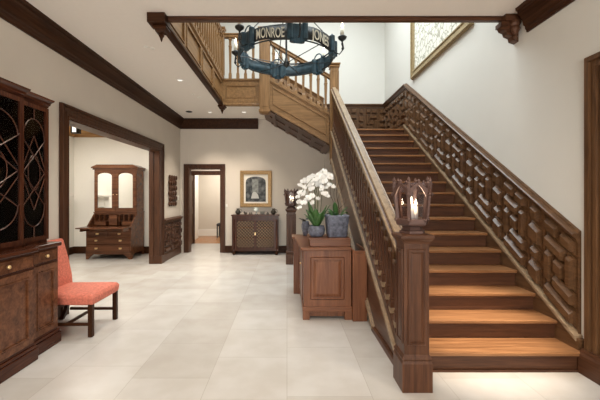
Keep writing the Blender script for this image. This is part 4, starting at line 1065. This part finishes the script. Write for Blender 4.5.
# ================================================================== LARGE FRAMED RELIEF, upper right wall
tp = thing('framed_tapestry', 'large pale patterned panel in antique gilt frame high on the right wall above stairs', 'wall art', (XR, 5.7, 4.9))
O = (XR - 0.002, 0, 0); U2, N2 = (0, 1, 0), (-1, 0, 0)
ta, tb, tz0, tz1 = 4.66, 6.93, 3.80, 5.7
mb = MB().ring_frame(O, U2, V, N2, ta, tb, tz0, tz1, 0.15, 0.03).ring_frame(O, U2, V, N2, ta, tb, tz0, tz1, 0.05, 0.06, 0, 0.015).ring_frame(O, U2, V, N2, ta + 0.115, tb - 0.115, tz0 + 0.115, tz1 - 0.115, 0.03, 0.045, 0, 0.01)
part('frame', mb, M['palegilt'], tp)
m, nt, b = new_mat('embroidered_linen')
tc = nt.nodes.new('ShaderNodeTexCoord'); vo = nt.nodes.new('ShaderNodeTexVoronoi'); vo.feature = 'DISTANCE_TO_EDGE'; vo.inputs['Scale'].default_value = 9
nn = nt.nodes.new('ShaderNodeTexNoise'); nn.inputs['Scale'].default_value = 14
mxv = nt.nodes.new('ShaderNodeMix'); mxv.data_type = 'RGBA'; mxv.inputs['Factor'].default_value = 0.12
nt.links.new(tc.outputs['Object'], mxv.inputs['A']); nt.links.new(tc.outputs['Object'], nn.inputs['Vector']); nt.links.new(nn.outputs['Color'], mxv.inputs['B'])
nt.links.new(mxv.outputs['Result'], vo.inputs['Vector'])
rp = nt.nodes.new('ShaderNodeValToRGB'); rp.color_ramp.elements[0].color = (0.30, 0.29, 0.22, 1); rp.color_ramp.elements[0].position = 0.02
rp.color_ramp.elements[1].color = (0.70, 0.69, 0.62, 1); rp.color_ramp.elements[1].position = 0.11
nt.links.new(vo.outputs['Distance'], rp.inputs['Fac']); nt.links.new(rp.outputs['Color'], b.inputs['Base Color']); b.inputs['Roughness'].default_value = 0.8
part('panel', MB().box(XR - 0.022, XR - 0.004, ta + 0.13, tb - 0.13, tz0 + 0.13, tz1 - 0.13), m, tp)

# ================================================================== CHANDELIER
CX, CY, CR, CZ0, CZ1 = -0.01, 5.12, 0.69, 3.50, 3.675
chd = thing('chandelier', 'round blue and black iron chandelier with lettered banner and candles in the stairwell', 'chandelier', (CX, CY, CZ0))
def cp_(a, r, z): return (CX + r * math.cos(a), CY + r * math.sin(a), z)
angs = [math.radians(-18 + 60 * i) for i in range(6)]
# iron hoop: two thin rails
mb = MB()
for z in (CZ0 - 0.005, CZ1 + 0.005): mb.tube([cp_(2 * PI * i / 60, CR - 0.005, z) for i in range(60)], 0.01, 6, True)
part('hoop', mb, M['iron'], chd, True)
for i in range(6):
    a0, a1 = angs[i] + math.radians(8), angs[(i + 1) % 6] + (2 * PI if i == 5 else 0) - math.radians(8)
    n = 20; r_o, r_i = [], []
    rings = []
    for q in range(n + 1):
        a = a0 + (a1 - a0) * q / n; wv = 0.012 * math.sin(q / n * 2 * PI)
        rings.append([cp_(a, CR + 0.006, CZ0 + wv), cp_(a, CR + 0.012, CZ0 + wv), cp_(a, CR + 0.012, CZ1 + wv), cp_(a, CR + 0.006, CZ1 + wv)])
    near = i in (4, 5)
    bn = part('banner', MB().loft(rings), M['iron'] if near else M['teal'], chd, True, label='black lettered banner' if near else None)
    # rolled scroll ends
    for a in (a0, a1):
        s_ = 1 if a == a0 else -1
        sc_ = MB()
        for dr, da, zz in ((0.02, 0.0, 0.015), (-0.005, 0.085, -0.02)):
            c0 = cp_(a - s_ * da * 0.6, CR + dr, 0)
            sc_.lathe(c0[0], c0[1], [(0.034, CZ0 - 0.02 + zz), (0.04, CZ0 - 0.015 + zz), (0.04, CZ1 + 0.015 + zz), (0.034, CZ1 + 0.02 + zz)], 10)
        part('scroll', sc_, M['teal'], bn)
    word = {4: 'MONROE', 5: 'JONES'}.get(i)
    if word:
        cu = bpy.data.curves.new('txt', 'FONT'); cu.body = word; cu.size = 0.17; cu.extrude = 0.004; cu.align_x = 'CENTER'; cu.offset = 0.001
        to = bpy.data.objects.new('txt', cu); COL.objects.link(to)
        dg = bpy.context.evaluated_depsgraph_get(); me = bpy.data.meshes.new_from_object(to.evaluated_get(dg))
        bpy.data.objects.remove(to)
        xs = [v.co.x for v in me.vertices]; wid = max(xs) - min(xs)
        am = (a0 + a1) / 2; arc_l = (a1 - a0) * CR * (0.74 if word == 'MONROE' else 0.62); k = arc_l / wid
        for v in me.vertices:
            a = am + v.co.x * k / (CR + 0.014)
            wv = 0.012 * math.sin((a - a0) / (a1 - a0) * 2 * PI)
            p = cp_(a, CR + 0.013 + v.co.z, CZ0 + 0.025 + wv + v.co.y * 1.08)
            v.co = Vector(p) - Vector((CX, CY, CZ0))
        me.materials.clear(); me.materials.append(M['letter'])
        lo_ = bpy.data.objects.new('lettering', me); COL.objects.link(lo_); lo_.parent = bn; lo_['label'] = 'pale bone coloured lettering'
for i, a in enumerate(angs):
    arm = MB()
    # shield block on the hoop, arm and cup outside
    c0 = cp_(a, CR + 0.015, 0)
    arm.tube([cp_(a, CR, CZ0 + 0.03), cp_(a, CR + 0.10, CZ0 - 0.02), cp_(a, CR + 0.16, CZ0 + 0.05), cp_(a, CR + 0.14, CZ0 + 0.16)], 0.009, 6)
    cx_, cy_, _ = cp_(a, CR + 0.14, 0)
    arm.lathe(cx_, cy_, [(0.01, CZ0 + 0.10), (0.018, CZ0 + 0.12), (0.01, CZ0 + 0.14), (0.016, CZ0 + 0.16), (0.055, CZ0 + 0.19), (0.065, CZ0 + 0.215), (0.035, CZ0 + 0.235), (0.02, CZ0 + 0.24)], 12)
    arm.lathe(cx_, cy_, [(0.003, CZ0 + 0.02), (0.014, CZ0 + 0.05), (0.005, CZ0 + 0.08), (0.01, CZ0 + 0.1)], 8)
    am_ = part('arm', arm, M['iron'], chd, True)
    part('candle', MB().lathe(cx_, cy_, [(0.026, CZ0 + 0.23), (0.026, CZ0 + 0.35)], 12), M['candle'], am_, True)
    part('bulb', MB().lathe(cx_, cy_, [(0.006, CZ0 + 0.34), (0.018, CZ0 + 0.37), (0.013, CZ0 + 0.395), (0.001, CZ0 + 0.44)], 10), M['bulb'], am_, True)
    ca, sa = math.cos(a), math.sin(a)
    Ot = cp_(a, CR + 0.0, CZ0 - 0.06)
    sh = MB()
    sh.hexa([tuple(Vector(Ot) + Vector((-sa * u + ca * n_, ca * u + sa * n_, z))) for z in (0.0, 0.25) for (u, n_) in ((-0.055, 0.0), (0.055, 0.0), (0.055, 0.02), (-0.055, 0.02))])
    pts = []
    for q in range(13):
        t = -PI / 2 + PI * q / 12; pts.append(tuple(Vector(Ot) + Vector((-sa * 0.085 * math.sin(t), ca * 0.085 * math.sin(t), 0.24 + 0.09 * math.cos(t)))))
    sh.tube(pts, 0.010, 6)
    part('shield', sh, M['teal'], chd)
hub = MB().lathe(CX, CY, [(0.005, CZ0 - 0.12), (0.03, CZ0 - 0.10), (0.05, CZ0 - 0.06), (0.03, CZ0 - 0.02), (0.015, CZ0 + 0.03), (0.015, CZ0 + 0.9), (0.03, CZ0 + 0.95), (0.012, CZ0 + 1.0)], 12)
part('stem', hub, M['iron'], chd, True)
mb = MB()
for a in angs: mb.tube([cp_(a + 0.5, CR, CZ0), cp_(a, 0.03, CZ0 - 0.06)], 0.006, 5)
part('spokes', mb, M['iron'], chd)
mb = MB()
for a in angs[::2]: mb.tube([cp_(a, CR, CZ1), cp_(a, 0.02, CZ0 + 0.95)], 0.007, 5)
part('hanging_rods', mb, M['iron'], chd)
mb = MB()
z = CZ0 + 1.0; i = 0
while z < UPC - 0.06:
    d = (1, 0) if i % 2 == 0 else (0, 1)
    mb.tube([(CX + 0.015 * d[0] * math.cos(t * PI / 4), CY + 0.015 * d[1] * math.cos(t * PI / 4), z + 0.03 + 0.035 * math.sin(t * PI / 4)) for t in range(8)], 0.004, 5, True)
    z += 0.055; i += 1
part('chain', mb, M['iron'], chd)
part('ceiling_rose', MB().lathe(CX, CY, [(0.08, UPC), (0.07, UPC - 0.03), (0.02, UPC - 0.06)], 16), M['iron'], chd, True)

# ================================================================== CEILING FITTINGS AND LIGHT
def ceil_pt(x, y): 
    D = (HC - CAMZ) * F / (195 - y); return ((x - 287) * D / F, D)
fit = [((146, 46.5), 0.035, 'small round ceiling fitting nearest the bracket, left of a pair'), ((152, 48), 0.035, 'small round ceiling fitting nearest the bracket, right of a pair'), ((180, 80), 0.06, 'round recessed downlight midway along the left ceiling'),
       ((193, 94), 0.035, 'small recessed fitting just beyond the middle downlight'), ((199, 97), 0.045, 'recessed fitting second beyond the middle downlight'),
       ((210, 112), 0.06, 'recessed downlight near the back wall crown, left of the gallery drop'), ((244, 112), 0.07, 'lit recessed downlight under the gallery behind the panelled fascia')]
spots = []
for (px, py), r, lb in fit:
    x, y = ceil_pt(px, py)
    t = thing('recessed_light', lb, 'ceiling light', (x, y, HC), 'recessed ceiling lights')
    rings = [(r, HC - 0.001), (r, HC - 0.008), (r * 0.78, HC - 0.01), (r * 0.74, HC - 0.001)]
    part('trim_ring', MB().loft([[(x + rr * math.cos(2 * PI * i / 20), y + rr * math.sin(2 * PI * i / 20), z) for i in range(20)] for rr, z in rings], True), M['white'], t, True)
    part('lens', MB().lathe(x, y, [(r * 0.75, HC - 0.001), (r * 0.75, HC - 0.004)], 20), M['lens'] if r > 0.05 else M['white'], t)
x, y = ceil_pt(189, 111.5)
vt = thing('ceiling_vent', 'small dark round vent in the ceiling near the back left corner', 'vent', (x, y, HC))
part('ring', MB().lathe(x, y, [(0.075, HC - 0.001), (0.075, HC - 0.01), (0.06, HC - 0.012)], 20), M['iron'], vt, True)
part('grille', MB().lathe(x, y, [(0.055, HC - 0.012), (0.04, HC - 0.02), (0.02, HC - 0.016)], 16), M['dark'], vt, True)

def area(name, loc, rot, sx, sy, e, col):
    L = bpy.data.lights.new(name, 'AREA'); L.shape = 'RECTANGLE'; L.size = sx; L.size_y = sy; L.energy = e; L.color = col
    o = bpy.data.objects.new(name, L); COL.objects.link(o); o.location = loc; o.rotation_euler = rot; return o
def spot(name, loc, e, col, ang=2.2, r=0.05):
    L = bpy.data.lights.new(name, 'SPOT'); L.energy = e; L.color = col; L.spot_size = ang; L.spot_blend = 1.0; L.shadow_soft_size = r
    o = bpy.data.objects.new(name, L); COL.objects.link(o); o.location = loc; return o
def point(name, loc, e, col, r=0.03):
    L = bpy.data.lights.new(name, 'POINT'); L.energy = e; L.color = col; L.shadow_soft_size = r
    o = bpy.data.objects.new(name, L); COL.objects.link(o); o.location = loc; return o
WARM, NEUT = (1.0, 0.86, 0.70), (1.0, 0.97, 0.92)
area('well_fill_light', (0.5, 5.8, UPC - 0.03), (0, 0, 0), 2.8, 4.0, 198, (0.89, 0.975, 1.0))  # unseen area lamp added under the upper ceiling to brighten the well
area('front_fill_light', (-0.1, YF + 0.02, 1.65), (PI / 2, 0, 0), 4.1, 2.5, 170, (1.0, 0.95, 0.88))  # unseen area lamp added behind the viewer to fill the foyer
for (x, y), e in zip([ceil_pt(180, 80), ceil_pt(210, 112), ceil_pt(244, 112), ceil_pt(149, 47)], (70, 165, 110, 60)):
    spot('downlight', (x, y, HC - 0.02), e, WARM, 1.65)
for x, y, e in ((-1.7, 1.6, 35), (0.3, 1.7, 62), (1.7, 1.7, 50), (0.3, 3.1, 30), (-1.7, 3.2, 35)):
    spot('downlight', (x, y, HC - 0.02), e, WARM)
o = spot('downlight', (1.75, 2.6, HC - 0.02), 640, WARM, 0.52); o.rotation_euler = (0.170, 0, 0)
area('side_room_light', (-4.2, 6.0, 2.98), (0, 0, 0), 1.8, 3.2, 72, (1.0, 0.93, 0.82))
area('hall_light', (-2.2, 11.6, 2.66), (0, 0, 0), 0.8, 0.8, 25, (1.0, 0.95, 0.85))
area('passage_light', (-2.2, 9.9, 2.66), (0, 0, 0), 0.6, 0.6, 10, (1.0, 0.95, 0.85))
point('lantern_light', (NX - 0.012, NY - 0.02, 1.195 + 0.26), 2.0, (1.0, 0.75, 0.48))
point('lantern_light', (0.078, 7.48, 1.195 + 0.26), 2.0, (1.0, 0.75, 0.48))

w = bpy.data.worlds.new('World'); SC.world = w; w.use_nodes = True
w.node_tree.nodes['Background'].inputs['Color'].default_value = (0.9, 0.95, 1.0, 1)
w.node_tree.nodes['Background'].inputs['Strength'].default_value = 1.0

cd = bpy.data.cameras.new('Camera'); cam = bpy.data.objects.new('Camera', cd); COL.objects.link(cam)
cam.location = (0, 0, CAMZ); cam.rotation_euler = (PI / 2, 0, 0)
cd.sensor_width = 36; cd.lens = F / 600 * 36; cd.shift_x = 13 / 600; cd.shift_y = -5 / 600; cd.clip_start = 0.05
SC.camera = cam
SC.view_settings.view_transform = 'Standard'; SC.view_settings.look = 'None'
SC.view_settings.exposure = 0.63; SC.view_settings.gamma = 1; SC.view_settings.use_curve_mapping = False
SC.cycles.use_denoising = True
SC.cycles.max_bounces = 10; SC.cycles.diffuse_bounces = 6; SC.cycles.sample_clamp_indirect = 6
SC.cycles.caustics_reflective = False; SC.cycles.caustics_refractive = False
